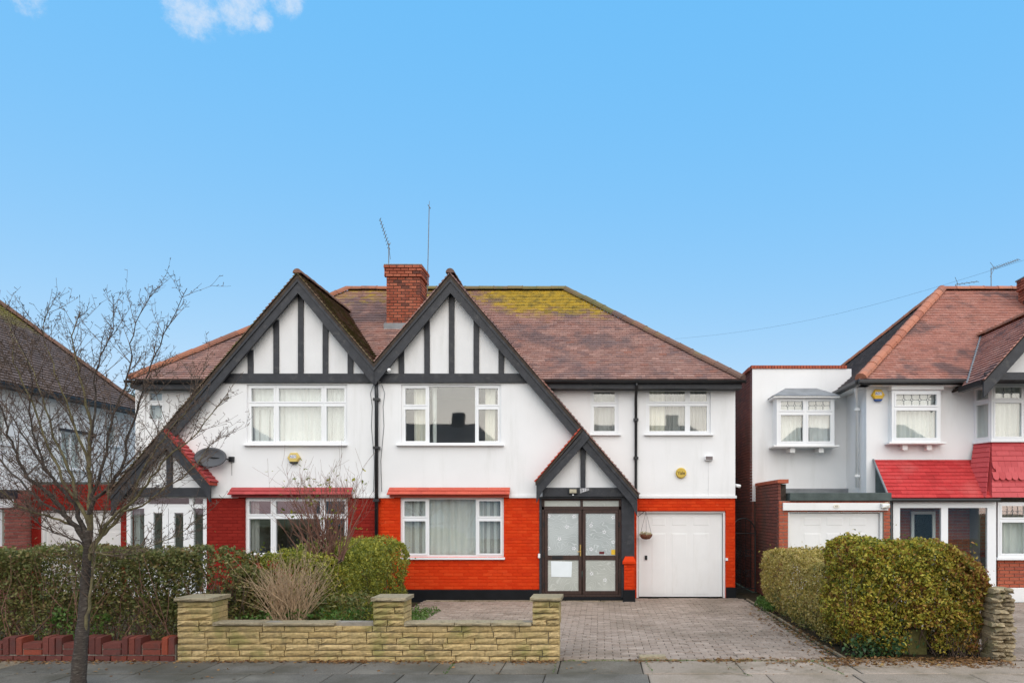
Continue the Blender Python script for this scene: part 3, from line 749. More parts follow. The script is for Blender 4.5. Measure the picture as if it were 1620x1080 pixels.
# ================================================================== THE PAIR OF SEMI-DETACHED HOUSES
PARTY = -5.12
XA, ZA, SL = -3.395, 7.29, 1.165             # gable: apex of the outer board edge and slope
CATX = 0.83
ZW = 2.37                                    # foot of the white render
EAVE_Y, EAVE_Z, RIDGE_Y, RIDGE_Z = -0.35, 5.09, 3.5, 8.38
MSL = (RIDGE_Z - EAVE_Z) / (RIDGE_Y - EAVE_Y)
VP_ = BY - 0.20                              # plane of the bargeboards
brick_red = proto_brick('brick', MT['red_bricks']); brick_crim = proto_brick('brick', MT['crimson_bricks'])
ridge_me = {k: proto_ridge('ridge_tile', MT[k]) for k in ('ridge', 'ridge_old', 'ridge_moss', 'ridge_new')}
def zg(x): return ZA - SL * abs(x - XA)      # height of the board's outer edge in house A's frame

def semi(root, mir):
    A = not mir
    mx = (lambda x: x) if A else (lambda x: 2 * PARTY - x)
    paint, bricks = ('red_paint', brick_red) if A else ('crimson_paint', brick_crim)
    def mpoly(pl): return [(mx(x), z) for x, z in pl]
    # ---- windows of the bay
    if A:
        up = (XB(635), XB(793), ZB(703), ZB(608)); lo = (XB(633), XB(797), ZB(881), ZB(786.5))
    else:
        up = (XB(391), XB(550), ZB(703), ZB(608)); lo = (XB(387), XB(550), ZB(880), ZB(786.5))
    holes = [up, lo]
    if A: doorh = (XB(857), XB(983), 0.0, ZB(788))
    else: doorh = (XB(200), XB(327), 0.0, ZB(784))
    holes_all = holes + [doorh]
    out = mpoly([(PARTY, ZW), (XA + (ZA - .1 - ZW) / SL, ZW), (XA, ZA - .1), (PARTY, zg(PARTY) - .1)])
    wall_mb(out, holes_all, BY - .02, .27).build('wall', MT['render'], root)
    low = wall_mb(mpoly(rect(PARTY, 0.77, 0, ZW)), holes_all, BY, .25).build('lower_wall', MT[paint], root)
    # garage part / recessed first floor at y = 0
    if A:
        wins = [(X0(934), X0(978), Z0(687), Z0(614)), (X0(1022), X0(1124), Z0(687), Z0(613))]
        gd = (X0(1007), X0(1148), 0.0, Z0(808))
        wall_mb(rect(-1.9, X0(1163), ZW, 5.08), wins, -.02, .27).build('wall', MT['render'], root)
        wall_mb(rect(.77, X0(1163), 0, ZW), [gd], 0, .25).build('lower_wall', MT[paint], root)
        MB().box(X0(1163) - .25, X0(1163), .251, 7, 0, 5.08).build('side_wall', MT['render'], root)
        MB().box(PARTY, X0(1163), 7, 7.2, 0, 5.08).build('rear_wall', MT['render'], root)
    else:
        wins = [(X0(230), X0(261), Z0(668), Z0(616))]
        wall_mb(rect(X0(215), -8.2, ZW, 5.08), wins, -.02, .27).build('wall', MT['render'], root)
        MB().box(X0(215), X0(215) + .25, .251, 7, 0, 5.08).build('side_wall', MT['render'], root)
        MB().box(X0(215), PARTY - .003, 7, 7.2, 0, 5.08).build('rear_wall', MT['render'], root)
    # painted bricks of the ground floor, plinth
    bp = Pieces('brick', root, [bricks], 290)
    x0, x1 = sorted((mx(PARTY), mx(.77)))
    for (u0, u1, z0, z1) in brick_courses([(x0 + .003, x1 - .003, .26, ZW - .004)], holes_all):
        bp.add(((u0 + u1) / 2, BY - .003 + random.uniform(-.0012, .0012), (z0 + z1) / 2), (u1 - u0, .014, z1 - z0))
    if A:
        for (u0, u1, z0, z1) in brick_courses([(.78, X0(1163) - .003, .26, ZW - .004)], [gd]):
            bp.add(((u0 + u1) / 2, -.003 + random.uniform(-.0012, .0012), (z0 + z1) / 2), (u1 - u0, .014, z1 - z0))
        bp.finish(lambda px, py, c: not (px < 632 and py > 850))
    else: bp.finish(lambda px, py, c: 328 < px < 590 and py < 885)
    pl = MB()
    a, b = sorted((doorh[0], doorh[1]))
    if A:
        pl.box(PARTY + .02, a - .02, BY - .022, BY + .1, -.2, .255)
        pl.box(gd[1] + .005, X0(1163) + .02, -.022, .1, -.2, .255)
    else:
        pl.box(b + .02, PARTY - .02, BY - .022, BY + .1, -.2, .255)
    pl.build('plinth', MT['plinth'], root, bevel=.006)
    # drip edge at the foot of the render
    x0b, x1b = sorted((mx(PARTY), mx(.77)))
    dm = MB()
    segs = [(x0b, min(lo[0], lo[1]) - .13), (max(lo[0], lo[1]) + .13, x1b)]
    for s, e in segs: MB().prism([(s, ZW - .012), (e, ZW - .012), (e, ZW + .05), (s, ZW + .05)], BY - .045, BY - .019).build('render_drip_edge', MT['render'], root)
    if A: MB().prism([(.85, ZW - .012), (X0(1163) + .03, ZW - .012), (X0(1163) + .03, ZW + .05), (.85, ZW + .05)], -.045, -.019).build('render_drip_edge', MT['render'], root)
    # ---- gable: boards, beam, studs
    yb = VP_
    bt = .30
    gb = MB().prism(mpoly([(XA, ZA), (CATX, zg(CATX)), (CATX, zg(CATX) - bt - .12), (CATX - .14, zg(CATX - .14) - bt), (XA, ZA - bt)]), yb - .03, yb + .03)
    gb.build('bargeboard', MT['timber'], root, bevel=.004)
    gb = MB().prism(mpoly([(XA, ZA - .001), (PARTY, zg(PARTY)), (PARTY, zg(PARTY) - bt - .08), (XA, ZA - bt - .001)]), yb - .028, yb + .028)
    gb.build('bargeboard', MT['timber'], root, bevel=.004)
    # narrow moulding on the outer edge of the boards
    gb = MB().prism(mpoly([(XA, ZA + .02), (CATX, zg(CATX) + .02), (CATX, zg(CATX) - .06), (XA, ZA - .06)]), yb - .055, yb - .031)
    gb.build('board_moulding', MT['timber'], root)
    gb = MB().prism(mpoly([(XA, ZA + .019), (PARTY, zg(PARTY) + .019), (PARTY, zg(PARTY) - .06), (XA, ZA - .061)]), yb - .054, yb - .03)
    gb.build('board_moulding', MT['timber'], root)
    zb0, zb1 = ZB(606), ZB(591.5)
    xr = XA + (ZA - .3 - zb0) / SL + .1
    MB().box(mx(PARTY + .02), mx(xr), BY - .075, BY - .02, zb0, zb1).build('beam', MT['timber'], root, bevel=.006)
    for px in (635, 675.6, 714.5, 753.5, 793):
        xs = PX(px, BY - .05)
        if not A: xs = -6.845 + (xs + 3.395)
        MB().box(xs - .063 if A else xs - .063, xs + .063, BY - .065, BY - .021, zb1, (ZA - SL * abs(xs - mx(XA))) - .2).build('stud', MT['timber'], root, bevel=.005)
    xo = (ZA - .14 - (zb1 - .02)) / SL
    g = MB().prism(mpoly([(XA - xo, zb1 - .02), (XA + xo, zb1 - .02), (XA, ZA - .14)]), BY - .032, BY - .0205)
    g.build('gable_panel', MT['gable_render'], root)
    # soffit under the verge
    sf = MB()
    for (xe) in (CATX, PARTY):
        q = [(XA, ZA - .02), (xe, zg(xe) - .02), (xe, zg(xe) - .05), (XA, ZA - .05)]
        sf.prism(mpoly(q), yb + .03, BY + .02)
    sf.build('soffit', MT['timber'], root)
    # ---- roof
    roof = MB()
    if A: ex, rx = 3.285, -1.0
    else: ex, rx = -10.88, -7.28
    e0, e1, r0, r1 = EAVE_Z - .05, EAVE_Y + .03, RIDGE_Z - .05, RIDGE_Y
    yk = 2 * RIDGE_Y - EAVE_Y
    ex_i = ex - .04 if A else ex + .04
    pp = PARTY + (.002 if A else -.002)
    roof.add([(pp, e1, e0), (ex_i, e1, e0), (ex_i, yk, e0), (pp, yk, e0), (pp, r1, r0), (rx, r1, r0)],
             [(0, 1, 5, 4), (1, 2, 5), (2, 3, 4, 5), (0, 3, 2, 1), (0, 4, 3)])
    rf = roof.build('roof', MT['roof_body'], root)
    Vd = Vector((0, RIDGE_Y - EAVE_Y, RIDGE_Z - EAVE_Z)); vmax = Vd.length
    if A: lohi = lambda v: (PARTY, ex + (rx - ex) * v / vmax)
    else: lohi = lambda v: (ex + (rx - ex) * v / vmax, PARTY)
    t = MB(); tile_rows(t, (0, EAVE_Y, EAVE_Z), (1, 0, 0), Vd, vmax, lohi, .104, .19, .034, wob=None)
    t.build('roof_tile', MT['tile'], rf, kind='stuff')
    mat_r = 'ridge_moss' if A else 'ridge'
    ridge_line(rf, ridge_me[mat_r], (PARTY if A else rx, RIDGE_Y, RIDGE_Z + .05), (rx if A else PARTY, RIDGE_Y, RIDGE_Z + .05), .42)
    if A:
        mid = Vector((rx, RIDGE_Y, RIDGE_Z + .05)).lerp(Vector((ex, EAVE_Y, EAVE_Z + .03)), .32)
        ridge_line(rf, ridge_me['ridge_moss'], (rx, RIDGE_Y, RIDGE_Z + .05), mid, .40)
        ridge_line(rf, ridge_me['ridge_old'], mid, (ex, EAVE_Y, EAVE_Z + .03), .40)
    else:
        ridge_line(rf, ridge_me['ridge'], (rx, RIDGE_Y, RIDGE_Z + .05), (ex, EAVE_Y, EAVE_Z + .03), .40)
    # gable roof and catslide
    gr = MB()
    dz = .12
    yv = yb - .09
    def yback(z): return max(.02, (z - EAVE_Z) / MSL + EAVE_Y) if z > EAVE_Z - .35 else -.02
    for sgn, xe in ((1, CATX + .05), (-1, PARTY)):
        L = math.hypot(xe - XA, SL * (xe - XA)); run = abs(xe - XA)
        O = (mx(xe), 0, zg(xe) + dz)
        V = Vector((mx(XA) - mx(xe), 0, SL * run))
        lo_hi = lambda v, xe=xe, L=L: (yv, yback(zg(xe) + dz + v / L * SL * abs(xe - XA)) + .06)
        vis = (sgn == -1 and A) or (sgn == 1 and not A)
        tile_rows(gr, O, (0, 1, 0), V, L, lo_hi, .104, .19, .034)
    gr.build('roof_tile', MT['tile'] if A else MT['tile_moss'], rf, kind='stuff')
    # undercloak and deck under the gable tiles
    dk = MB()
    for xe in (CATX + .04, PARTY):
        q = [(XA, ZA + dz - .012), (xe, zg(xe) + dz - .012), (xe, zg(xe) + .018), (XA, ZA + .018)]
        dk.prism(mpoly(q), yb - .06, BY + .47)
    dk.build('verge_mortar', MT['dark_mortar'], rf)
    dk = MB()
    for xe in (-1.55, PARTY):
        zt = zg(xe)
        pts = [(mx(XA), BY + .46, ZA + dz - .02), (mx(xe), BY + .46, zt + dz - .02), (mx(xe), yback(zt) + .05, zt + dz - .02), (mx(XA), yback(ZA) + .05, ZA + dz - .02)]
        dk.quad(*pts)
    dk.build('roof_deck', MT['roof_body'], rf)
    ridge_line(rf, ridge_me['ridge_old'], (mx(XA), yv + .02, ZA + dz + .05), (mx(XA), yback(ZA) + .2, ZA + dz + .05), .4, .10)
    # catslide return wall between the bay and the recessed wall
    MB().prism([(mx(-1.6), ZW), (mx(.76), ZW), (mx(.76), zg(.76) - .05), (mx(-1.6), zg(-1.6) - .05)], BY + .255, -.022).build('return_wall', MT['render'], root)
    MB().box(mx(.5), mx(.768), BY + .252, -.002, 0, ZW).build('return_wall', MT['timber'] if A else MT['upvc'], root)
    # fascia and gutter along the recessed eaves
    xs, xe = (-1.75, ex - .02) if A else (ex + .02, -8.35)
    MB().box(xs, xe, EAVE_Y + .015, EAVE_Y + .045, EAVE_Z - .20, EAVE_Z - .02).build('fascia', MT['timber'], root)
    MB().box(xs, xe, EAVE_Y + .045, -.02, EAVE_Z - .20, EAVE_Z - .175).build('soffit', MT['timber'], root)
    gt = MB(); prof = []
    for k in range(9):
        a = math.pi + math.pi * k / 8; prof.append((EAVE_Y - .055 + .062 * math.cos(a), EAVE_Z - .03 + .062 * math.sin(a)))
    xg0, xg1 = min(xs, xe) - (.0 if A else .08), max(xs, xe) + (.08 if A else .0)
    vs = [(xg0, y, z) for y, z in prof] + [(xg1, y, z) for y, z in prof]
    gt.add(vs, [(i, i + 1, 10 + i, 9 + i) for i in range(8)] + [tuple(range(9)), tuple(range(17, 8, -1))])
    gt.build('gutter', MT['black_plastic'], root)
    # ---- windows
    if A:
        window(root, *up, BY - .02, [(0, .265, [.63]), (.265, .745, []), (.745, 1, [.63])],
               curtains=[(.10, .26, .03, .98, 'curtain_cream', 3), (.285, .33, .03, .98, 'curtain', 1), (.83, .93, .03, .98, 'curtain_cream', 2)], sill=(up[0] - .1, up[1] + .07, .035, .09), depth=2.6)
        window(root, *lo, BY - .0, [(0, .265, [.645]), (.265, .735, []), (.735, 1, [.645])],
               curtains=[(.02, .98, .02, .98, 'curtain', 15), (.0, .22, .0, .98, 'curtain_grey', 3), (.78, .97, 0, .98, 'curtain_grey', 3)], sill=(lo[0] - .03, lo[1] + .03, .05, .07))
        window(root, *wins[0], -.02, [(0, 1, [.655])], curtains=[(.03, .97, .02, .98, 'curtain_grey', 5)], sill=(wins[0][0] - .03, wins[0][1] + .06, .03, .08), lintel=(wins[0][0] - .12, wins[0][1] + .13, .06, .06))
        window(root, *wins[1], -.02, [(0, .645, [.66]), (.645, 1, [.66])], curtains=[(.02, .30, .02, .98, 'curtain_cream', 4), (.30, .62, .02, .98, 'curtain_grey', 6), (.68, .98, .02, .98, 'curtain_grey', 5), (.86, .97, .02, .98, 'curtain_cream', 2)], sill=(wins[1][0] - .05, wins[1][1] + .06, .03, .08), lintel=(wins[1][0] - .12, wins[1][1] + .12, .06, .06))
    else:
        window(root, *up, BY - .02, [(0, .285, [.68]), (.285, .76, [.68]), (.76, 1, [.68])],
               curtains=[(.02, .98, .02, .98, 'curtain', 16), (.04, .24, .02, .6, 'curtain_grey', 3)], sill=(up[0] - .05, up[1] + .01, .035, .09))
        window(root, *lo, BY - .0, [(0, .27, [.68]), (.27, .75, [.68]), (.75, 1, [.68])], curtains=[(.02, .10, .02, .98, 'curtain_grey', 2)], sill=(lo[0] - .03, lo[1] + .03, .05, .07), depth=2.6)
        window(root, *wins[0], -.02, [(0, 1, [.6])], curtains=[(.03, .97, .02, .98, 'curtain', 3)])
    # tiled hood over the ground-floor window
    if A: h0, h1, mat = XB(616), XB(808), 'canopy_tile'
    else: h0, h1, mat = XB(367), XB(560), 'canopy_tile_b'
    hd = MB().box(h0 + .03, h1 - .03, BY - .09, BY - .021, ZW + .0, ZW + .07).build('window_hood', MT[mat], root)
    tl = MB(); tile_rows(tl, (0, BY - .19, ZW + .055), (1, 0, 0), (0, .16, .17), .235, lambda v: (h0 + .05 * v, h1 - .05 * v), .118, .27, .022, .002)
    tl.build('hood_tile', MT[mat], hd, kind='stuff')
    # ---- porch pediment
    PXA, PZA = -.43, zg(-.43)
    xl = -1.44
    yp = VP_ - .06
    zp = lambda x: PZA - SL * (PXA - x)
    MB().prism(mpoly([(PXA + .05, PZA + .03), (xl, zp(xl)), (xl, zp(xl) - bt - .1), (xl + .12, zp(xl + .12) - bt), (PXA + .18, PZA - .13)]), yp - .03, yp + .03).build('bargeboard', MT['timber'], root, bevel=.004)
    MB().prism(mpoly([(PXA, PZA - .06), (xl, zp(xl) + .02), (xl, zp(xl) - .05), (PXA, PZA - .13)]), yp - .052, yp - .031).build('board_moulding', MT['timber'], root)
    pt = MB(); L = math.hypot(PXA - xl + .03, SL * (PXA - xl + .03))
    tile_rows(pt, (mx(xl - .03), 0, zp(xl - .03) + .09), (0, 1, 0), (mx(PXA) - mx(xl - .03), 0, SL * (PXA - xl + .03)), L, lambda v: (yp - .10, BY - .01), .115, .19, .034)
    pt.build('porch_roof_tile', MT['porch_tile'] if A else MT['canopy_tile_b'], root, kind='stuff')
    dk = MB().prism(mpoly([(PXA, PZA + .07), (xl - .02, zp(xl - .02) + .07), (xl - .02, zp(xl - .02) + .005), (PXA, PZA + .005)]), yp - .07, BY - .022)
    dk.build('verge_mortar', MT['dark_mortar'] if A else MT['porch_tile'], root)
    zbm0, zbm1 = PZ(785, yp), PZ(770.5, yp)
    MB().box(mx(xl + .12), mx(CATX - .16), BY - .13, BY - .021, zbm0, zbm1).build('porch_beam', MT['timber'], root, bevel=.005)
    MB().box(mx(PXA - .058 + .03), mx(PXA + .058 + .03), BY - .11, BY - .021, zbm1, PZA - .22).build('king_post', MT['timber'], root, bevel=.004)
    MB().prism(mpoly([(xl + .1, zbm1), (CATX - .1, zbm1), (PXA, PZA - .1)]), BY - .045, BY - .0205).build('gable_panel', MT['gable_render'], root)
    return dict(up=up, lo=lo, door=doorh, rf=rf, zbm0=zbm0, gd=gd if A else None)

houseA = thing('semi_detached_house', ((PARTY + 3.18) / 2, 3, 0), 'black and white gabled semi with bright orange red brick ground floor', 'house')
hA = semi(houseA, False)
houseB = thing('semi_detached_house', (-8.0, 3, 0), 'attached semi with dark crimson ground floor and white glazed porch, behind the bare tree', 'house')
hB = semi(houseB, True)

# chimney on the party wall (bricks one by one)
CY = 1.69
cx0, cx1, cz1, cdep = PX(611, CY), PX(665, CY), PZ(420, CY), .66
ch = MB().box(cx0 + .012, cx1 - .012, CY + .012, CY + cdep, 6.0, cz1 - .03).build('chimney', MT['dark_mortar'], houseA)
cb = Pieces('brick', ch, [proto_brick('brick', MT['chimney_brick'], .02, .05)], 300)
ncor = 4
zc0 = 6.72
ncourse = round((cz1 - zc0) / .0765); hc = (cz1 - zc0) / ncourse
for r in range(ncourse):
    e = .045 if r >= ncourse - ncor else 0.0
    if r == ncourse - 1: e = .06
    z = zc0 + (r + .5) * hc
    for (u0, u1, a, b) in brick_courses([(cx0 - e, cx1 + e, z - hc / 2, z + hc / 2)], [], .2, hc, .012, .0 if r % 2 else .1):
        cb.add(((u0 + u1) / 2, CY - e + .05 + random.uniform(-.004, .004), z), (u1 - u0, .1, b - a))
    for (u0, u1, a, b) in brick_courses([(CY - e + .1, CY + cdep + e, z - hc / 2, z + hc / 2)], [], .22, hc, .012, .1 if r % 2 else 0):
        cb.add((cx1 + e - .05 + random.uniform(-.004, .004), (u0 + u1) / 2, z), (u1 - u0, .1, b - a), (0, 0, R(90)))
cb.finish()
MB().box(cx0 - .05, cx1 + .05, CY - .05, CY + cdep + .05, cz1, cz1 + .03).build('chimney_cap', MT['lead'], ch, bevel=.01)
fl = MB().box(cx0 - .04, cx1 + .02, CY - .10, CY - .005, 6.72, 6.93)
fl.build('lead_flashing', MT['lead'], ch, bevel=.01)

# ---- doors of house A
d0, d1 = hA['door'][0], hA['door'][1]
dz1 = hA['door'][3]
fr = MB(); yd = BY + .02
zt0 = ZB(804)
fr.box(d0, d1, yd, yd + .08, dz1 - .05, dz1); fr.box(d0, d1, yd, yd + .08, zt0 - .03, zt0 + .05)
fr.box(d0, d0 + .06, yd, yd + .08, .1, dz1 - .05); fr.box(d1 - .06, d1, yd, yd + .08, .1, dz1 - .05)
fr.box((d0 + d1) / 2 - .03, (d0 + d1) / 2 + .03, yd + .002, yd + .078, zt0 + .05, dz1 - .05)
fr.box(d0, d1, yd - .03, yd + .09, .09, .135)
df = fr.build('door_frame', MT['brown_upvc'], houseA, bevel=.005)
for a, b in ((d0 + .06, (d0 + d1) / 2 - .03), ((d0 + d1) / 2 + .03, d1 - .06)):
    MB().box(a, b, yd + .03, yd + .04, zt0 + .05, dz1 - .05).build('pane', MT['frosted_low'], df)
    MB().box(a + .25, b - .12, yd + .041, yd + .05, zt0 + .08, dz1 - .07).build('inner_rail', MT['black_plastic'], df)
MB().box(d0 - .02, d1 + .02, BY - .1, BY + .2, -.1, .088).build('door_step', MT['plinth'], houseA, bevel=.01)
mid = (d0 + d1) / 2 + .012
for k, (a, b) in enumerate(((d0 + .065, mid - .008), (mid + .008, d1 - .065))):
    z0, z1, s = .14, zt0 - .035, .075
    zm0, zm1 = ZB(885.5), ZB(878)
    m = MB(); y0 = yd - .012
    m.box(a, b, y0, y0 + .06, z0, z0 + .085); m.box(a, b, y0, y0 + .06, z1 - s, z1)
    m.box(a, a + s, y0 + .001, y0 + .059, z0 + .085, z1 - s); m.box(b - s, b, y0 + .001, y0 + .059, z0 + .085, z1 - s)
    m.box(a + s, b - s, y0 + .002, y0 + .058, zm0, zm1)
    d = m.build('door', MT['brown_upvc'], houseA, bevel=.006)
    MB().box(a + s - .003, b - s + .003, y0 + .022, y0 + .034, zm1 - .003, z1 - s + .003).build('pane', MT['frosted'], d)
    MB().box(a + s - .003, b - s + .003, y0 + .022, y0 + .034, z0 + .082, zm0 + .003).build('pane', MT['frosted_low'], d)
    # white flowers on the glass
    rd = random.Random(3 + k)
    spots = [(XB(p), ZB(q)) for p, q in ((868, 816), (908, 816), (897, 833), (885, 852), (868, 867), (908, 867))] if k == 0 else [(XB(p), ZB(q)) for p, q in ((935, 831), (956, 841), (970, 818), (970, 857), (935, 868), (936, 907), (957, 917))]
    fm = MB()
    for (fx, fz) in spots:
        ph = rd.uniform(0, 1.5)
        for j in range(5):
            an = ph + j * math.pi / 2.5
            cxp, czp = fx + .030 * math.cos(an), fz + .030 * math.sin(an)
            n = 7
            fm.add([(cxp + .015 * math.cos(2 * math.pi * i / n), y0 + .0205 - .0002 * j, czp + .015 * math.sin(2 * math.pi * i / n)) for i in range(n)], [tuple(range(n))])
    fm.build('glass_flower_print', MT['white_print'], d, kind='stuff')
    if k == 0:
        h = MB().box(b - .045, b - .015, y0 - .012, y0 - .001, ZB(879), ZB(861))
        h.tube([(b - .03, y0 - .012, ZB(872)), (b - .03, y0 - .05, ZB(872)), (b - .10, y0 - .055, ZB(872))], .009, 8)
        h.build('handle', MT['gold'], d, bevel=.004)
        MB().box(a + .17, a + .42, y0 - .008, y0 - .001, zm0 + .02, zm1 - .012).build('letter_slot', MT['black_plastic'], d, bevel=.003)
    else:
        MB().box(XB(967), XB(973.5), y0 + .018, y0 + .021, ZB(877), ZB(869)).build('sticker', MT['yellow'], d)
        MB().box(XB(948), XB(956), y0 + .018, y0 + .021, ZB(876), ZB(872)).build('sticker', MT['maroon_print'], d)
    for zz in (.35, 1.05, 1.75):
        xx = a - .012 if k == 0 else b + .012
        MB().box(xx - .012, xx + .012, y0 - .015, y0 + .01, zz - .06, zz + .06).build('hinge', MT['black_plastic'], d, bevel=.003)
MB().box(d1, XB(1003.5), BY - .055, BY + .02, .0, hA['zbm0']).build('porch_post', MT['timber'], houseA, bevel=.006)
MB().box(d0 - .055, d0, BY - .03, BY + .05, .0, hA['zbm0']).build('porch_post', MT['timber'], houseA, bevel=.006)
MB().box(d0 - .05, d1 + .1, BY - .07, BY - .021, dz1 - .005, hA['zbm0']).build('lintel', MT['timber'], houseA, bevel=.004)
MB().box(XB(851.5), XB(855), BY - .06, BY - .031, ZB(882), ZB(875)).build('doorbell', MT['upvc'], houseA, bevel=.006)
# paper notice taped to the door
nt_ = MB(); na = [(XB(872), ZB(912)), (XB(904), ZB(912.5)), (XB(905), ZB(888)), (XB(871.5), ZB(887))]
nt_.prism(na, BY + .022, BY + .026)
tag(nt_.build('paper_notice', MT['paper']), 'blank white paper stuck inside the brown front door below the letter slot', 'notice')

# ---- garage door of house A
def garage_door(root, g0, g1, gz, y, z0=0.0, panels=True, bars=None):
    f = MB(); w = .05
    f.box(g0, g0 + w, y, y + .1, z0, gz); f.box(g1 - w, g1, y, y + .1, z0, gz); f.box(g0 + w, g1 - w, y + .001, y + .099, gz - w, gz)
    f.build('garage_door_frame', MT['white_paint'], root, bevel=.004)
    a, b = g0 + w + .012, g1 - w - .012
    d = MB().box(a, b, y + .07, y + .1, z0 + .02, gz - w - .012).build('garage_door', MT['white_paint'], root, bevel=.004)
    return a, b, d
gd = hA['gd']
a, b, gdo = garage_door(houseA, gd[0], gd[1], gd[3], .05)
yy = .12
def raised(d, x0, x1, z0, z1, y):
    m = MB(); t = .018
    m.add([(x0, y, z0), (x1, y, z0), (x1, y, z1), (x0, y, z1), (x0 + t, y - .005, z0 + t), (x1 - t, y - .005, z0 + t), (x1 - t, y - .005, z1 - t), (x0 + t, y - .005, z1 - t)],
          [(4, 5, 6, 7), (0, 1, 5, 4), (1, 2, 6, 5), (2, 3, 7, 6), (3, 0, 4, 7)])
    m.build('door_panel', MT['white_paint'], d)
for p0, p1 in ((1031, 1053), (1063, 1087), (1097, 1122)):
    raised(gdo, PX(p0, .12), PX(p1, .12), PZ(831, .12), PZ(818, .12), yy)
    raised(gdo, PX(p0, .12), PX(p1, .12), PZ(940, .12), PZ(843, .12), yy)
MB().box(PX(1020, .1), PX(1024, .1), .095, .118, .9, 1.0).build('handle', MT['black_plastic'], gdo)
# alarm contact / small fittings on the wall
MB().box(X0(899), X0(914), -.028, -.021, Z0(618), Z0(608)).build('air_vent', MT['gable_render'], houseA)
MB().box(X0(1147.5), X0(1151), -.05, -.0, Z0(886), Z0(882)).build('door_stop', MT['upvc'], houseA)

# ---- downpipes
def downpipe(root, pts, r, mat, clips):
    dp = MB().tube(pts, r, 10).build('downpipe', MT[mat], root, smooth=True)
    for c in clips:
        MB().box(c[0] - r * 1.7, c[0] + r * 1.7, c[1] - r * 1.25, c[1] + r * 1.6, c[2] - .03, c[2] + .03).build('bracket', MT[mat], dp, bevel=.004)
xp = PX(1006, -.07)
downpipe(houseA, [(xp - .0, EAVE_Y - .05, EAVE_Z - .07), (xp, EAVE_Y - .05, EAVE_Z - .16), (xp, -.075, EAVE_Z - .36), (xp, -.075, 2.65), (xp + .0, -.075, 2.5), (xp, -.08, 2.3), (xp - .07, -.06, 2.2), (xp - .08, -.06, .3)], .034, 'black_plastic', [(xp, -.075, 4.2), (xp, -.075, 3.3), (xp, -.08, 2.45)])
xq = PARTY + .01
MB().box(xq - .1, xq + .1, BY - .22, BY - .03, 4.98, 5.2).build('rainwater_hopper', MT['black_plastic'], houseA, bevel=.02)
downpipe(houseA, [(xq, BY - .12, 5.0), (xq, BY - .09, 4.7), (xq, BY - .09, .2)], .042, 'black_plastic', [(xq, BY - .09, 4.6), (xq, BY - .09, 3.5), (xq, BY - .09, 2.3)])

# loose aerial cables beside the valley pipe
for s_, x_ in ((-1, xq - .09), (1, xq + .10)):
    MB().tube([(x_, BY - .03, 4.95), (x_ + s_ * .07, BY - .03, 4.75), (x_ + s_ * .03, BY - .03, 4.45), (x_ + s_ * .05, BY - .03, 4.0), (x_ - s_ * .02, BY - .03, 3.2), (x_, BY - .03, 2.5)], .006, 5).build('cable', MT['metal'], houseA)
# ---- house B: porch, garage
q0, q1, qz = hB['door'][0], hB['door'][1], hB['door'][3]
f = MB(); yq = BY + .0
def bx(px0, px1, py0, py1, y0=yq, y1=yq + .08): f.box(XB(px0), XB(px1), y0, y1, ZB(py1), ZB(py0))
bx(200, 327, 784, 787.5); bx(200, 327, 797, 804, yq + .001); bx(200, 206, 784, 942, yq + .002); bx(321, 327, 784, 942, yq + .002); bx(228, 234, 787, 942, yq + .003); bx(299, 306, 787, 942, yq + .003)
bx(200, 327, 936, 945, yq - .01)
pf = f.build('porch_frame', MT['upvc'], houseB, bevel=.004)
for p0, p1, r0, r1 in ((206, 228, 787.5, 797), (234, 299, 787.5, 797), (306, 321, 787.5, 797), (206, 228, 804, 936), (306, 321, 804, 936)):
    MB().box(XB(p0), XB(p1), yq + .03, yq + .042, ZB(r1), ZB(r0)).build('pane', MT['dark_glass'], pf)
for p0, p1 in ((234, 266), (267, 299)):
    m = MB(); x0, x1 = XB(p0), XB(p1); y0 = yq - .008
    m.box(x0, x1, y0, y0 + .06, ZB(936), ZB(900)); m.box(x0, x1, y0, y0 + .06, ZB(811), ZB(804)); m.box(x0, x0 + .13, y0 + .001, y0 + .059, ZB(900), ZB(811)); m.box(x1 - .13, x1, y0 + .001, y0 + .059, ZB(900), ZB(811))
    d = m.build('door', MT['upvc'], houseB, bevel=.005)
    MB().box(x0 + .13, x1 - .13, y0 + .025, y0 + .037, ZB(900), ZB(811)).build('pane', MT['dark_glass'], d)
MB().tube([(XB(262), yq - .01, ZB(872)), (XB(262), yq - .05, ZB(872)), (XB(258), yq - .055, ZB(872))], .01).build('handle', MT['metal'], houseB)
MB().box(XB(200), XB(327), BY + 1.2, BY + 1.3, 0, 2.4).build('porch_inner_wall', MT['room'], houseB)
gx0, gx1 = X0(50), X0(206)
gz = Z0(806)
wall_mb(rect(gx0, gx1, 0, Z0(766)), [(X0(62), X0(200), 0, gz)], 0, .24).build('garage_wall', MT['crimson_paint'], houseB)
bp = Pieces('brick', houseB, [brick_crim], 150)
for (u0, u1, z0, z1) in brick_courses([(gx0 + .004, gx1 - .004, .1, Z0(766) - .004)], [(X0(62), X0(200), 0, gz)]):
    bp.add(((u0 + u1) / 2, -.003, (z0 + z1) / 2), (u1 - u0, .014, z1 - z0))
bp.finish(lambda px, py, c: py < 870)
MB().box(gx0, gx1 + .2, .0, 5.5, Z0(766) + .004, Z0(766) + .06).build('garage_roof', MT['felt'], houseB)
MB().box(gx0, gx0 + .2, .25, 5.5, 0, Z0(766)).build('garage_side_wall', MT['crimson_paint'], houseB)
a, b, gdo = garage_door(houseB, X0(62), X0(200), gz, .06)
for r_ in range(5):
    for (s, e) in ((X0(69), X0(126)), (X0(132), X0(192))):
        z1 = gz - .14 - r_ * .38
        raised(gdo, s, e, z1 - .33, z1, .13)

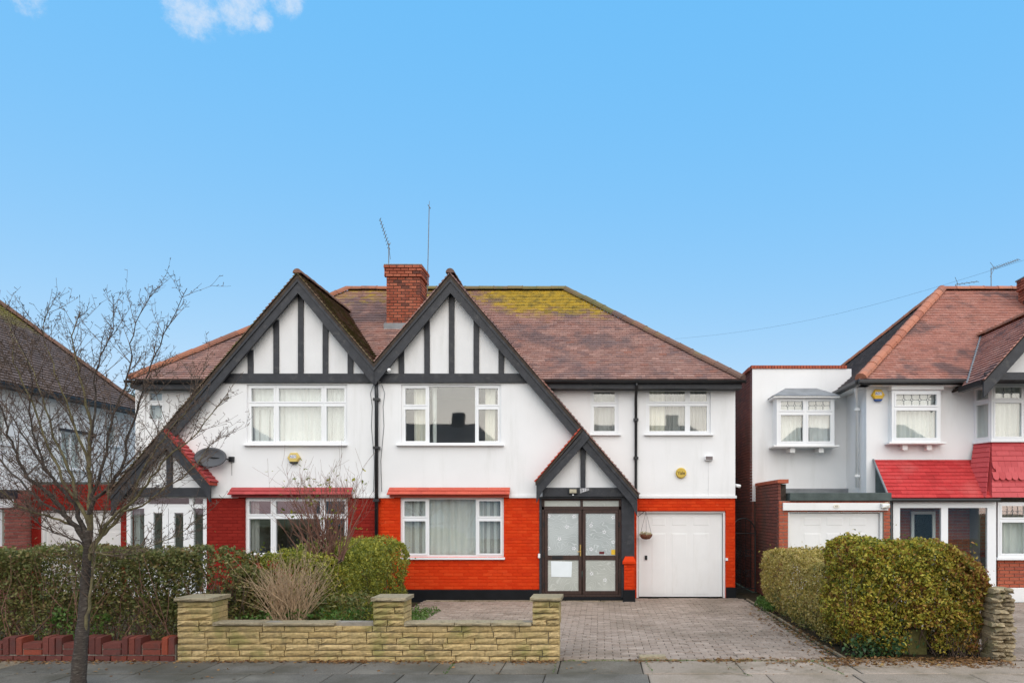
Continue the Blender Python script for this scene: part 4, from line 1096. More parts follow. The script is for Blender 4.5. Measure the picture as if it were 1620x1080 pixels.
# ================================================================== HOUSE C (to the side with red tiled porch)
houseC = thing('semi_detached_house', (8, 2, 0), 'white house with bright red tiled porch roof and flat roofed garage wing', 'house')
CX = 6.27                                     # corner of its main front wall
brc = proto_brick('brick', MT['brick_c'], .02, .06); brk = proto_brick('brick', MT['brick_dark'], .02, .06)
EY = 1.3
ex0, ex1, ez1 = 3.87, 6.4, PZ(578, EY)
ow = (PX(1226, EY), PX(1318, EY), PZ(705, EY), PZ(627, EY))
wall_mb(rect(ex0 + .004, ex1, 2.3, ez1 - .09), [(ow[0] + .1, ow[1] - .1, ow[2] + .05, ow[3] - .05)], EY - .02, .27).build('wall', MT['render'], houseC)
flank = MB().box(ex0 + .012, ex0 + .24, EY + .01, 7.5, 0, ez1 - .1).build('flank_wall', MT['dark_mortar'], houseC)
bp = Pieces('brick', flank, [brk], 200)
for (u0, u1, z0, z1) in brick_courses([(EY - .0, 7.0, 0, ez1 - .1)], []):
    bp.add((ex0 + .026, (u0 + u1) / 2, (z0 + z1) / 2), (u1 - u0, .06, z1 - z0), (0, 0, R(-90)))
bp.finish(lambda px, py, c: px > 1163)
cp = Pieces('coping_brick', houseC, [proto_brick('coping_brick', MT['brick_c'], .06, .06)])
x = ex0 - .03
while x < PX(1337, EY):
    cp.add((x + .035, EY + .06, ez1 - .045), (.066, .22, .09)); x += .074
y = EY + .2
while y < 6: cp.add((ex0 + .06, y, ez1 - .047), (.066, .22, .09), (0, 0, R(-90))); y += .074
cp.finish()
# garage wing
GY = -1.0
g0, g1, gzt = 3.95, PX(1409, GY), PZ(792, GY)
gdz = PZ(807, GY); gda, gdb = PX(1247, GY), PX(1398, GY)
gw = wall_mb(rect(g0 + .012, g1 - .01, 0, gzt), [(gda, gdb, 0, gdz)], GY + .012, .22).build('garage_wall', MT['mortar'], houseC)
bp = Pieces('brick', gw, [brc], 250)
for (u0, u1, z0, z1) in brick_courses([(g0, g1, 0, gzt - .09)], [(gda, gdb, 0, gdz)]):
    bp.add(((u0 + u1) / 2, GY + .03, (z0 + z1) / 2), (u1 - u0, .06, z1 - z0))
x = g0
while x < g1 - .05: bp.add((x + .037, GY + .03, gzt - .045), (.064, .06, .08)); x += .074
bp.finish(lambda px, py, c: py < 880)
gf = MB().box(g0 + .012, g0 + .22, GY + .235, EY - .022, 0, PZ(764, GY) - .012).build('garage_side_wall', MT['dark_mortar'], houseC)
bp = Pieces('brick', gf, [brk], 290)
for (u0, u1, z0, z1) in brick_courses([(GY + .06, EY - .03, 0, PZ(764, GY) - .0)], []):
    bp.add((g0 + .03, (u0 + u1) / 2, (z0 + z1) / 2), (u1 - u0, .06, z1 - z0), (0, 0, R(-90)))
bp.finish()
cp = Pieces('coping_brick', gf, [proto_brick('coping_brick', MT['brick_c'], .06, .06)])
y = GY + .05
while y < EY - .1: cp.add((g0 + .1, y, PZ(764, GY) + .045), (.066, .24, .085), (0, 0, R(-90))); y += .074
cp.finish()
MB().box(g0 + .23, g1, GY - .06, EY - .03, gzt + .004, PZ(779, GY)).build('flat_roof', MT['felt'], houseC, bevel=.01)
MB().box(g0 + .2, g1 - .1, EY - .16, EY - .021, PZ(779, GY), PZ(779, GY) + .16).build('lead_flashing', MT['lead'], houseC, bevel=.02)
MB().box(PX(1238, GY), PX(1404, GY), GY - .05, GY - .002, PZ(807, GY), PZ(795, GY)).build('door_header', MT['white_paint'], houseC, bevel=.006)
a, b, gdo = garage_door(houseC, gda, gdb, gdz, GY + .05)
for p0, p1 in ((1272, 1299), (1308, 1334), (1344, 1371)):
    raised(gdo, PX(p0, GY + .1), PX(p1, GY + .1), PZ(831, GY + .1), PZ(818, GY + .1), GY + .12)
    raised(gdo, PX(p0, GY + .1), PX(p1, GY + .1), PZ(930, GY + .1), PZ(843, GY + .1), GY + .12)
# main front
cw1 = (PX(1413, 0), PX(1486, 0), Z0(700), Z0(612))
wall_mb(rect(CX, 12.5, ZW, 5.08), [(cw1[0] + .1, cw1[1] - .1, cw1[2] + .06, cw1[3] - .06), (9.0, 10.9, 3.72, 4.95)], -.02, .27).build('wall', MT['render'], houseC)
MB().box(CX, CX + .25, .251, 7, 0, 5.08).build('side_wall', MT['render'], houseC)
MB().box(CX, 12.5, 7, 7.2, 0, 5.08).build('rear_wall', MT['render'], houseC)
lw = wall_mb(rect(CX + .001, 12.5, 0, ZW), [], .012, .23).build('lower_wall', MT['mortar'], houseC)
bp = Pieces('brick', lw, [brc], 260)
for (u0, u1, z0, z1) in brick_courses([(CX, 9.2, 0, ZW)], []):
    bp.add(((u0 + u1) / 2, .03, (z0 + z1) / 2), (u1 - u0, .06, z1 - z0))
bp.finish(lambda px, py, c: py < 870)
# roof: hip towards the camera's left
hx, rx = 5.99, 9.82
rb = MB(); e0, r0 = EAVE_Z - .05, RIDGE_Z - .05
rb.add([(hx + .04, EAVE_Y + .03, e0), (16, EAVE_Y + .03, e0), (16, 7.35, e0), (hx + .04, 7.35, e0), (rx, RIDGE_Y, r0), (16, RIDGE_Y, r0)],
       [(0, 1, 5, 4), (2, 3, 4, 5), (3, 0, 4), (0, 3, 2, 1), (1, 2, 5)])
rfC = rb.build('roof', MT['roof_body'], houseC)
Vd = Vector((0, RIDGE_Y - EAVE_Y, RIDGE_Z - EAVE_Z)); vm = Vd.length
t = MB(); tile_rows(t, (0, EAVE_Y, EAVE_Z), (1, 0, 0), Vd, vm, lambda v: (hx + (rx - hx) * v / vm, 13.5), .104, .19, .034)
t.build('roof_tile', MT['tile_c'], rfC, kind='stuff')
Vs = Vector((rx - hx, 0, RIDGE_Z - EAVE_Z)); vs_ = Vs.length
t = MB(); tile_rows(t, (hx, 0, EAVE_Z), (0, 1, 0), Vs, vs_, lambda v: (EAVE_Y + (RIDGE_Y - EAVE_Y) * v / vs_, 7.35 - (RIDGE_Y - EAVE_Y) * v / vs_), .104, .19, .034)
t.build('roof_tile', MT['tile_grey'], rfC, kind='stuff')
ridge_line(rfC, ridge_me['ridge_new'], (rx, RIDGE_Y, RIDGE_Z + .05), (hx + .02, EAVE_Y, EAVE_Z + .04), .36, .135)
ridge_line(rfC, ridge_me['ridge'], (rx, RIDGE_Y, RIDGE_Z + .05), (hx, 7.35, EAVE_Z + .04), .4)
ridge_line(rfC, ridge_me['ridge_new'], (rx, RIDGE_Y, RIDGE_Z + .05), (13.4, RIDGE_Y, RIDGE_Z + .05), .42)
MB().box(hx + .03, 8.7, EAVE_Y + .015, EAVE_Y + .045, EAVE_Z - .12, EAVE_Z - .02).build('fascia', MT['black_plastic'], houseC)
MB().box(hx + .03, 8.75, EAVE_Y + .046, -.021, EAVE_Z - .12, EAVE_Z - .10).build('soffit', MT['white_paint'], houseC)
MB().prism([(CX - .02, EAVE_Z - .16), (8.75, EAVE_Z - .16), (8.75, EAVE_Z - .121), (CX - .02, EAVE_Z - .121)], -.06, -.021).build('cornice', MT['white_paint'], houseC)
gt = MB(); gt.box(hx - .06, 8.75, EAVE_Y - .1, EAVE_Y + .012, EAVE_Z - .1, EAVE_Z - .005); gt.box(hx - .1, hx + .02, EAVE_Y + .013, 1.28, EAVE_Z - .1, EAVE_Z - .005)
gt.build('gutter', MT['black_plastic'], houseC, bevel=.02)
MB().box(hx + .021, CX - .001, EAVE_Y + .046, 1.28, EAVE_Z - .12, EAVE_Z - .10).build('soffit', MT['white_paint'], houseC)
downpipe(houseC, [(6.02, -.05, EAVE_Z - .08), (6.03, -.0, EAVE_Z - .2), (6.19, .35, EAVE_Z - .36), (6.19, .35, 2.62)], .036, 'white_paint', [(6.19, .35, 4.5), (6.19, .35, 2.9)])
# bay gable
gxr, gzr, gyf = 9.70, 6.485, -1.35
gsl = 1.12
gt_ = MB(); L = 1.42
ov = .0
xe = gxr - L; ze = gzr - gsl * L
def ybk(z): return (z - EAVE_Z) / MSL + EAVE_Y
Vg = Vector((L, 0, gsl * L)); vg = Vg.length
tile_rows(gt_, (xe, 0, ze), (0, 1, 0), Vg, vg, lambda v: (gyf - .06, max(gyf, ybk(ze + v / vg * gsl * L)) + .05), .104, .19, .034)
Vg2 = Vector((-L, 0, gsl * L))
tile_rows(gt_, (gxr + L, 0, ze), (0, 1, 0), Vg2, vg, lambda v: (gyf - .06, max(gyf, ybk(ze + v / vg * gsl * L)) + .05), .104, .19, .034)
gt_.build('roof_tile', MT['tile_c'], rfC, kind='stuff')
dk = MB(); dk.prism([(gxr, gzr - .015), (xe, ze - .015), (xe, ze - .06), (gxr, gzr - .06)], gyf, 1.1); dk.prism([(gxr, gzr - .014), (gxr + L, ze - .014), (gxr + L, ze - .06), (gxr, gzr - .06)], gyf + .001, 1.1)
dk.build('roof_deck', MT['roof_body'], rfC)
ridge_line(rfC, ridge_me['ridge'], (gxr, gyf, gzr + .05), (gxr, 1.35, gzr + .05), .4, .10)
for s in (-1, 1):
    MB().prism([(gxr, gzr - .06 - .002 * (s > 0)), (gxr + s * L, ze - .06), (gxr + s * L, ze - .38), (gxr, gzr - .38)], gyf - .02, gyf + .03).build('bargeboard', MT['timber'], houseC, bevel=.004)
    lv = MB(); vx = gxr + s * (gxr - xe)
lv = MB().tube([(xe + .02, ybk(ze) - .08, ze + .05), (gxr, 1.27, gzr + .03)], .028, 6).build('lead_valley', MT['lead'], rfC)
bx0, bx1, bfy = 8.95, 11.0, -.47
MB().prism([(xe + .15, 4.98), (gxr + L - .15, 4.98), (gxr, gzr - .15)], -1.0, -.9).build('gable_panel', MT['gable_render'], houseC)
MB().box(xe + .05, gxr + L, gyf + .02, gyf + .07, 4.90, 5.06).build('beam', MT['timber'], houseC)
MB().box(8.6, 11.4, gyf + .071, -.021, 4.97, 5.0).build('soffit', MT['timber'], houseC)
MB().prism([(xe - .02, ze - .1), (xe + .1, ze - .1), (xe + .1, ze + .02), (xe - .02, ze + .02)], gyf + .05, EAVE_Y).build('gutter', MT['black_plastic'], houseC)
# bay windows: one angled side and the front
bz0, bz1 = 3.68, 4.97
ang = math.atan2(bfy, bx0 - 8.8)
Ls = math.hypot(bx0 - 8.8, bfy)
Mside = Matrix.Translation((8.8, -.02, 0)) @ Matrix.Rotation(ang, 4, 'Z')
window(houseC, 0, Ls, bz0, bz1, 0, [(0, 1, [.70])], M=Mside, recess=.0, room=False, curtains=[(.1, .9, .02, .98, 'curtain', 3)])
wf = window(houseC, bx0, bx1, bz0, bz1, bfy - .02, [(0, .36, [.70]), (.36, .68, [.70]), (.68, 1, [.70])], recess=.0, room=False, curtains=[(.02, .98, .02, .98, 'curtain', 16)])
MB().prism_z([(8.74, 0.02), (bx0 - .05, bfy - .09), (bx1, bfy - .09), (bx1, 0.02)], bz0 - .05, bz0 - .002).build('sill', MT['upvc'], houseC)
MB().prism_z([(8.72, 0.0), (bx0 - .06, bfy - .1), (bx1, bfy - .1), (bx1, 0.0)], bz1 + .002, bz1 + .12).build('cornice', MT['white_paint'], houseC)
# tile-hung skirt below the bay
tz0 = 2.36
sk = MB().add([(8.8, -.02, bz0 - .05), (bx0, bfy, bz0 - .05), (bx1, bfy, bz0 - .05), (8.4, -.42, tz0), (8.72, -.88, tz0), (bx1, -.88, tz0)], [(0, 1, 4, 3), (1, 2, 5, 4)]).build('tile_hung_skirt', MT['pink_tile'], houseC)
t = MB(); Vf = Vector((0, bfy + .88, bz0 - .05 - tz0)); vf = Vf.length
tile_rows(t, (0, -.895, tz0), (1, 0, 0), Vf, vf, lambda v: (8.72 + (bx0 - 8.72) * v / vf, bx1), .125, .30, .020, .002)
lq = Vector((bx0 - 8.8, bfy + .02, 0)).normalized()
Os = Vector((8.4, -.435, tz0)); Vsd = Vector((8.8, -.035, bz0 - .05)) - Os
Vsd2 = Vsd - lq * Vsd.dot(lq); lenS = Vsd2.length
t2 = []
def side_lohi(v):
    k = v / lenS
    a = Vector((8.4, -.435, tz0)).lerp(Vector((8.8, -.035, bz0 - .05)), k); b = Vector((8.72, -.89, tz0)).lerp(Vector((bx0, bfy, bz0 - .05)), k)
    return ((a - Os).dot(lq), (b - Os).dot(lq))
tile_rows(t, Os, lq, Vsd2, lenS, side_lohi, .125, .30, .020, .002)
t.build('skirt_tile', MT['pink_tile'], sk, kind='stuff')
# scalloped tiles in the middle of the skirt
sm = MB(); n = 9
outl = [(-.5, .5), (-.5, -.1)] + [(-.5 * math.cos(math.pi * k / (n - 1)), -.1 - .4 * math.sin(math.pi * k / (n - 1))) for k in range(1, n - 1)] + [(.5, -.1), (.5, .5)]
nn = len(outl)
sm.add([(x, 0, z) for x, z in outl] + [(x, -1, z) for x, z in outl], [tuple(range(nn, 2 * nn))] + [(i, (i + 1) % nn, nn + (i + 1) % nn, nn + i) for i in range(nn)])
sme = sm.mesh('scallop_tile', MT['pink_tile'])
tilt = math.atan2(-(bfy + .88), bz0 - .05 - tz0)
fs = Pieces('scallop_tile', sk, [sme])
for r in range(3):
    k = .36 + r * .095
    base = Vector((0, -.915, tz0)).lerp(Vector((0, bfy - .03, bz0 - .05)), k)
    xl_ = 8.72 + (bx0 - 8.72) * k
    x = xl_ + (.07 if r % 2 else 0)
    while x < 10.6:
        fs.add((x + .07, base.y - .012 - .004 * (2 - r), base.z + .02), (.138, .018, .19), (tilt, 0, 0)); x += .142
fs.finish()
# porch roof
py0, pz0, pz1 = -.88, 2.35, 3.26
px0 = 6.46
pr = MB().add([(px0, -.021, pz1), (8.9, -.021, pz1), (8.9, py0, pz0), (px0, py0, pz0), (px0, -.021, pz0), (8.9, -.021, pz0)], [(0, 1, 2, 3), (3, 2, 5, 4)]).build('porch_roof', MT['red_tile'], houseC)
MB().add([(px0 + .02, -.022, pz1 - .05), (px0 + .02, py0 + .05, pz0), (px0 + .02, -.022, pz0)], [(0, 1, 2)]).build('porch_cheek', MT['felt'], pr)
t = MB(); Vp = Vector((0, -.021 - py0, pz1 - pz0)); vp = Vp.length
tile_rows(t, (0, py0 - .02, pz0), (1, 0, 0), Vp, vp, lambda v: (px0 - .03, 8.72), .118, .30, .020, .002)
t.build('porch_tile', MT['red_tile'], pr, kind='stuff')
MB().tube([(px0 - .03, py0 - .03, pz0 + .0), (px0 - .03, -.03, pz1 + .01)], .025, 6).build('lead_verge', MT['lead'], pr)
MB().box(px0 - .02, 8.9, py0 - .07, py0 + .03, pz0 - .08, pz0 - .012).build('gutter', MT['black_plastic'], houseC, bevel=.02)
downpipe(houseC, [(g1 + .04, GY + .1, pz0 - .05), (g1 + .04, GY + .08, 0)], .034, 'black_plastic', [])
# porch glazing
pa, pb_, yg = PX(1413, -.78), PX(1576, -.78), -.78
f = MB(); z1p = pz0 - .085
def bq(p0, p1, z0, z1, dy=0.0): f.box(PX(p0, yg), PX(p1, yg), yg + dy, yg + .08 - dy, z0, z1)
bq(1413, 1576, PZ(803, yg), z1p); bq(1413, 1424, 0, PZ(803, yg), .001); bq(1489, 1500, .1, PZ(803, yg), .001); bq(1562, 1576, 0, PZ(803, yg), .001); bq(1424, 1562, 0.0, .1, .002)
pf = f.build('porch_frame', MT['upvc'], houseC, bevel=.005)
for p0, p1 in ((1424, 1489), (1500, 1562)):
    MB().box(PX(p0, yg), PX(p1, yg), yg + .03, yg + .042, .1, PZ(803, yg)).build('pane', MT['dark_glass'], pf)
f = MB(); xa, xb = PX(1440, 0), PX(1478, 0)
f.box(xa, xa + .07, -.06, -.002, 0, 2.05); f.box(xb - .07, xb, -.06, -.002, 0, 2.05); f.box(xa + .07, xb - .07, -.059, -.002, 1.98, 2.05)
fd = f.build('front_door_frame', MT['upvc'], houseC); MB().box(xa + .07, xb - .07, -.03, -.002, 0, 1.98).build('front_door', MT['plinth'], houseC)
# ground floor bay
yb2 = -.72
wx0 = PX(1579, yb2)
cwz0, cwz1 = PZ(881, yb2), PZ(794, yb2)
w = window(houseC, wx0, wx0 + 2.2, cwz0, cwz1, yb2, [(0, .30, [.68]), (.30, .65, [.68]), (.65, 1, [.68])], recess=0, curtains=[(.02, .98, .02, .7, 'curtain', 16)], room=True, sill=(wx0 - .06, wx0 + 2.3, .06, .07))
bb = MB().box(wx0 + .012, wx0 + 2.2, yb2 + .03, -.0, .33, cwz0 - .06).build('bay_wall', MT['mortar'], houseC)
bp = Pieces('brick', bb, [brc], 290)
for (u0, u1, z0, z1) in brick_courses([(wx0, wx0 + 2.2, .33, cwz0 - .062)], []):
    bp.add(((u0 + u1) / 2, yb2 + .04, (z0 + z1) / 2), (u1 - u0, .06, z1 - z0))
bp.finish()
MB().box(wx0 - .02, wx0 + 2.2, yb2 - .02, -.001, 0, .328).build('plinth', MT['white_paint'], houseC, bevel=.01)
# leaded lights
def leading(parent, x0, x1, z0, z1, y, n):
    m = MB(); w = (x1 - x0) / n; zc = (z0 + z1) / 2; k = w * .2; r = .006
    for i in range(n + 1):
        x = x0 + i * w
        if 0 < i < n:
            m.tube([(x, y, z0), (x, y, zc - k)], r, 4); m.tube([(x, y, zc + k), (x, y, z1)], r, 4)
            for a, b in (((x, zc + k), (x + k, zc)), ((x + k, zc), (x, zc - k)), ((x, zc - k), (x - k, zc)), ((x - k, zc), (x, zc + k))):
                m.tube([(a[0], y, a[1]), (b[0], y, b[1])], r, 4)
        if i < n: m.tube([(x + (k if i else 0), y, zc), (x + w - (k if i < n - 1 else 0), y, zc)], r, 4)
    return m.build('leading', MT['metal'], parent)
def oriel(x0, x1, z0, z1, y, proj, cols, split, nlead, curt):
    yf = y - proj
    w = window(houseC, x0, x1, z0, z1, yf, cols, recess=0, fw=.06, room=True, curtains=curt, depth=.9 + proj, room_e=-.004)
    leading(w, x0 + .1, x1 - .1, z0 + (z1 - z0) * split + .06, z1 - .09, yf + .02, nlead)
    for s, xx in ((1, x0), (-1, x1)):
        MB().box(xx, xx + s * .05, yf + .071, y - .0, z0, z1).build('side_frame', MT['upvc'], w)
    MB().box(x0 - .1, x1 + .1, yf - .09, y - .02, z0 - .05, z0 - .002).build('sill', MT['white_paint'], w, bevel=.008)
    for xx in (x0 + (x1 - x0) * .28, x0 + (x1 - x0) * .78):
        MB().prism([(xx - .04, z0 - .16), (xx + .04, z0 - .16), (xx + .04, z0 - .052), (xx - .04, z0 - .052)], yf + .02, y - .021).build('bracket', MT['white_paint'], w, bevel=.02)
    return w
yo = EY - .45
o0, o1, oz0, oz1 = PX(1229, yo), PX(1320, yo), PZ(704, yo), PZ(628, yo)
w = oriel(o0, o1, oz0, oz1, EY, .45, [(0, .5, [.68]), (.5, 1, [.68])], .68, 7, [(.04, .45, .02, .62, 'curtain', 5), (.55, .96, .02, .66, 'white_paint', 4), (.03, .97, .68, .98, 'white_paint', 2)])
hd = MB(); e = .13
zc = oz1 + .02
hd.add([(o0 - e, yo - e, zc), (o1 + e, yo - e, zc), (o1 + e, EY - .02, zc), (o0 - e, EY - .02, zc), (o0 + .32, EY - .06, zc + .27), (o1 - .32, EY - .06, zc + .27), (o1 - .32, EY - .021, zc + .27), (o0 + .32, EY - .021, zc + .27)],
       [(0, 1, 5, 4), (1, 2, 6, 5), (3, 0, 4, 7), (4, 5, 6, 7), (0, 3, 2, 1)])
hd.build('lead_hood', MT['lead'], w)
MB().box(o0 - e + .02, o1 + e - .02, yo - e + .02, EY - .021, zc - .05, zc - .002).build('hood_moulding', MT['white_paint'], w, bevel=.01)
yo = -.22
o0, o1, oz0, oz1 = PX(1411, yo), PX(1488, yo), PZ(699, yo), PZ(617, yo)
w = oriel(o0, o1, oz0, oz1, -.02, .20, [(0, 1, [.66])], .66, 5, [(.06, .94, .02, .62, 'curtain', 9), (.06, .94, .68, .98, 'white_paint', 2)])
MB().box(o0 - .03, o1 + .06, yo - .06, -.021, oz1 + .002, oz1 + .16).build('hood_moulding', MT['white_paint'], w, bevel=.02)
MB().box(o0 - .08, o1 + .16, yo - .13, -.021, oz1 + .162, oz1 + .20).build('lead_hood', MT['lead'], w, bevel=.005)
leading(wf, bx0 + .1, bx0 + (bx1 - bx0) * .36 - .09, bz0 + (bz1 - bz0) * .70 + .07, bz1 - .09, bfy - .01, 3)
leading(w, wx0 + .1, wx0 + .58, cwz0 + (cwz1 - cwz0) * .68 + .07, cwz1 - .09, yb2 + .02, 4)
# its chimney at the frame's edge
cy = 2.2
kx = PX(1636, cy)
chC = MB().box(kx + .012, kx + .9, cy + .012, cy + .7, 6.2, PZ(432, cy)).build('chimney', MT['dark_mortar'], houseC)
cb = Pieces('brick', chC, [proto_brick('brick', MT['chimney_brick'], .02, .05)], 200)
zt = PZ(432, cy)
for r in range(22):
    z = zt - (r + .5) * .0765; e = .05 if r < 4 else 0
    for (u0, u1, a, b) in brick_courses([(kx - e, kx + .9, z - .038, z + .038)], [], .2, .0765, .012, .1 if r % 2 else 0): cb.add(((u0 + u1) / 2, cy - e + .05, z), (u1 - u0, .1, b - a))
    for (u0, u1, a, b) in brick_courses([(cy - e + .1, cy + .7, z - .038, z + .038)], [], .2, .0765, .012, 0 if r % 2 else .1): cb.add((kx - e + .05, (u0 + u1) / 2, z), (u1 - u0, .1, b - a), (0, 0, R(-90)))
cb.finish()
MB().box(kx - .06, kx + .95, cy - .06, cy + .75, zt, zt + .04).build('chimney_cap', MT['lead'], chC, bevel=.01)
MB().box(kx - .1, kx + .9, cy - .12, cy - .002, 6.9, 7.02).build('lead_flashing', MT['lead'], chC, bevel=.02)

# ================================================================== HOUSE D (edge of frame)
houseD = thing('detached_house', (-16.5, 0, 0), 'white walled house with mossy grey tiled roof, flank seen behind the bare tree', 'house')
DXW, DYF, DYB = -13.46, -2.6, 3.6
Mfl = Matrix(((0, -1, 0, DXW), (1, 0, 0, 0), (0, 0, 1, 0), (0, 0, 0, 1)))   # local x -> world y, local y (into wall) -> world -x
def Yat(px): return -DXW * FPX / (VPX - px) - CAMD
def ZD(py, px): return CAMZ + (VPY - py) * (Yat(px) + CAMD) / FPX
dw = [(Yat(96), Yat(131), ZD(742, 113), ZD(684, 113)), (Yat(168), Yat(186), ZD(705, 177), ZD(672, 177)), (Yat(-35), Yat(11), ZD(702, 5), ZD(642, 5))]
dl = [(Yat(-35), Yat(7), ZD(866, 0), ZD(803, 0))]
zdw = ZD(774, 10)
wall_mb(rect(DYF, DYB, zdw, 4.9), dw, -.02, .25).build('wall', MT['render'], houseD, M=Mfl)
lwD = wall_mb(rect(DYF, DYB, 0, zdw), dl, .012, .23).build('lower_wall', MT['mortar'], houseD, M=Mfl)
bp = Pieces('brick', lwD, [proto_brick('brick', MT['brick_d'], .02, .06)], 290)
for (u0, u1, z0, z1) in brick_courses([(DYF, .2, 0, zdw)], dl):
    bp.add((DXW - .03, (u0 + u1) / 2, (z0 + z1) / 2), (u1 - u0, .06, z1 - z0), (0, 0, R(90)))
bp.finish(lambda px, py, c: py < 872)
for k, h in enumerate(dw): window(houseD, *h, -.02, [(0, .5, []), (.5, 1, [])] if k != 1 else [(0, 1, [])], M=Mfl, curtains=[(.05, .95, .02, .98, 'curtain', 5)], depth=.8, sill=(h[0] - .05, h[1] + .05, .04, .06))
MB().box(dw[0][0] - .1, dw[0][1] + .1, -.07, -.021, dw[0][3] + .002, dw[0][3] + .07).build('lintel', MT['timber'], houseD, M=Mfl)
MB().box(dl[0][0] - .1, dl[0][1] + .2, -.04, .0, dl[0][3] + .003, dl[0][3] + .2).build('lintel', MT['white_paint'], houseD, M=Mfl)
MB().box(dl[0][0] - .1, dl[0][1] + .1, -.12, .0, dl[0][2] - .06, dl[0][2] - .045).build('sill', MT['timber'], houseD, M=Mfl)
window(houseD, *dl[0], .0, [(0, .5, []), (.5, 1, [])], M=Mfl, curtains=[(.05, .95, .02, .98, 'curtain', 5)], depth=.8)
MB().box(DYF, Yat(24), -.06, -.0, zdw - .2, zdw - .002).build('beam', MT['timber'], houseD, M=Mfl)
MB().box(-19, DXW - .26, DYF, DYF + .2, 0, 4.9).build('front_wall', MT['render'], houseD)
MB().box(-19, DXW - .26, DYB - .2, DYB, 0, 4.9).build('rear_wall', MT['render'], houseD)
downpipe(houseD, [(DXW + .06, Yat(52), zdw), (DXW + .06, Yat(52), 0)], .04, 'black_plastic', [])
edx, edz = -13.1, 4.9
edf, edb = DYF - .35, DYB + .02
s = 1.067; kk = (edb - edf) / 2
rdz = edz + s * kk
rb = MB().add([(edx - .03, edf, edz - .05), (-19.5, edf, edz - .05), (-19.5, edb, edz - .05), (edx - .03, edb, edz - .05), (edx - kk, edf + kk, rdz - .05), (-19.5, edf + kk, rdz - .05)],
              [(0, 4, 5, 1), (3, 2, 5, 4), (0, 3, 4), (0, 1, 2, 3), (1, 5, 2)])
rfD = rb.build('roof', MT['roof_body'], houseD)
Vd_ = Vector((-kk, 0, s * kk)); vd_ = Vd_.length
t = MB(); tile_rows(t, (edx, 0, edz), (0, 1, 0), Vd_, vd_, lambda v: (edf + kk * v / vd_, edb - kk * v / vd_), .104, .19, .034)
t.build('roof_tile', MT['tile_d'], rfD, kind='stuff')
ridge_line(rfD, ridge_me['ridge_old'], (edx, edb, edz + .04), (edx - kk, edf + kk, rdz + .04), .4, .11)
ridge_line(rfD, ridge_me['ridge_old'], (edx, edf, edz + .04), (edx - kk, edf + kk, rdz + .04), .4, .11)
MB().box(edx - .04, edx + .06, edf, edb, edz - .1, edz - .015).build('gutter', MT['black_plastic'], houseD, bevel=.02)
MB().box(DXW + .022, edx - .041, edf, edb, edz - .1, edz - .07).build('soffit', MT['timber'], houseD)

# ================================================================== HOUSES ACROSS THE ROAD (seen only as reflections in the panes)
MT['far_roof'] = M_plain('opposite_roof', (0.20, 0.17, 0.16), .9, .2, 2)
def far_house(cx, w, label, gx):
    h = thing('opposite_house', (cx, -38, 0), label, 'house', 'houses across the road, reflected in the window panes')
    y0 = -33.0
    MB().box(cx - w / 2, cx + w / 2, y0 - 7, y0, 0, 5.2).build('wall', MT['gable_render'], h)
    MB().add([(cx - w / 2 - .3, y0 + .3, 5.1), (cx + w / 2 + .3, y0 + .3, 5.1), (cx + w / 2 + .3, y0 - 7.3, 5.1), (cx - w / 2 - .3, y0 - 7.3, 5.1), (cx - w / 2 + 3.2, y0 - 3.5, 8.6), (cx + w / 2 - 3.2, y0 - 3.5, 8.6)],
             [(0, 1, 5, 4), (1, 2, 5), (2, 3, 4, 5), (3, 0, 4), (0, 3, 2, 1)]).build('roof', MT['far_roof'], h)
    MB().prism([(gx - 1.9, 5.1), (gx + 1.9, 5.1), (gx, 7.4)], y0 - 2.0, y0 + .4).build('gable', MT['gable_render'], h)
    r2 = MB()
    for s in (-1, 1): r2.prism([(gx, 7.42), (gx + s * 2.1, 4.88), (gx + s * 2.1, 5.08), (gx, 7.62)], y0 - 2.6, y0 + .6)
    r2.build('gable_roof', MT['far_roof'], h)
    MB().box(cx + 1.9, cx + 2.8, y0 - 3.9, y0 - 3.2, 7.2, 9.4).build('chimney', MT['far_roof'], h)
    for a in (-.32, .0, .32):
        MB().box(cx + a * w - .7, cx + a * w + .7, y0, y0 + .04, 3.3, 4.6).build('window', MT['plinth'], h)
far_house(-13.2, 14, 'house across the road whose gable reflects in the large upper window', -17)
far_house(3.2, 14, 'house across the road with dark roof reflected in the small upper windows', 0)
far_house(19.5, 14, 'house across the road reflected in the leaded upper windows', 16)

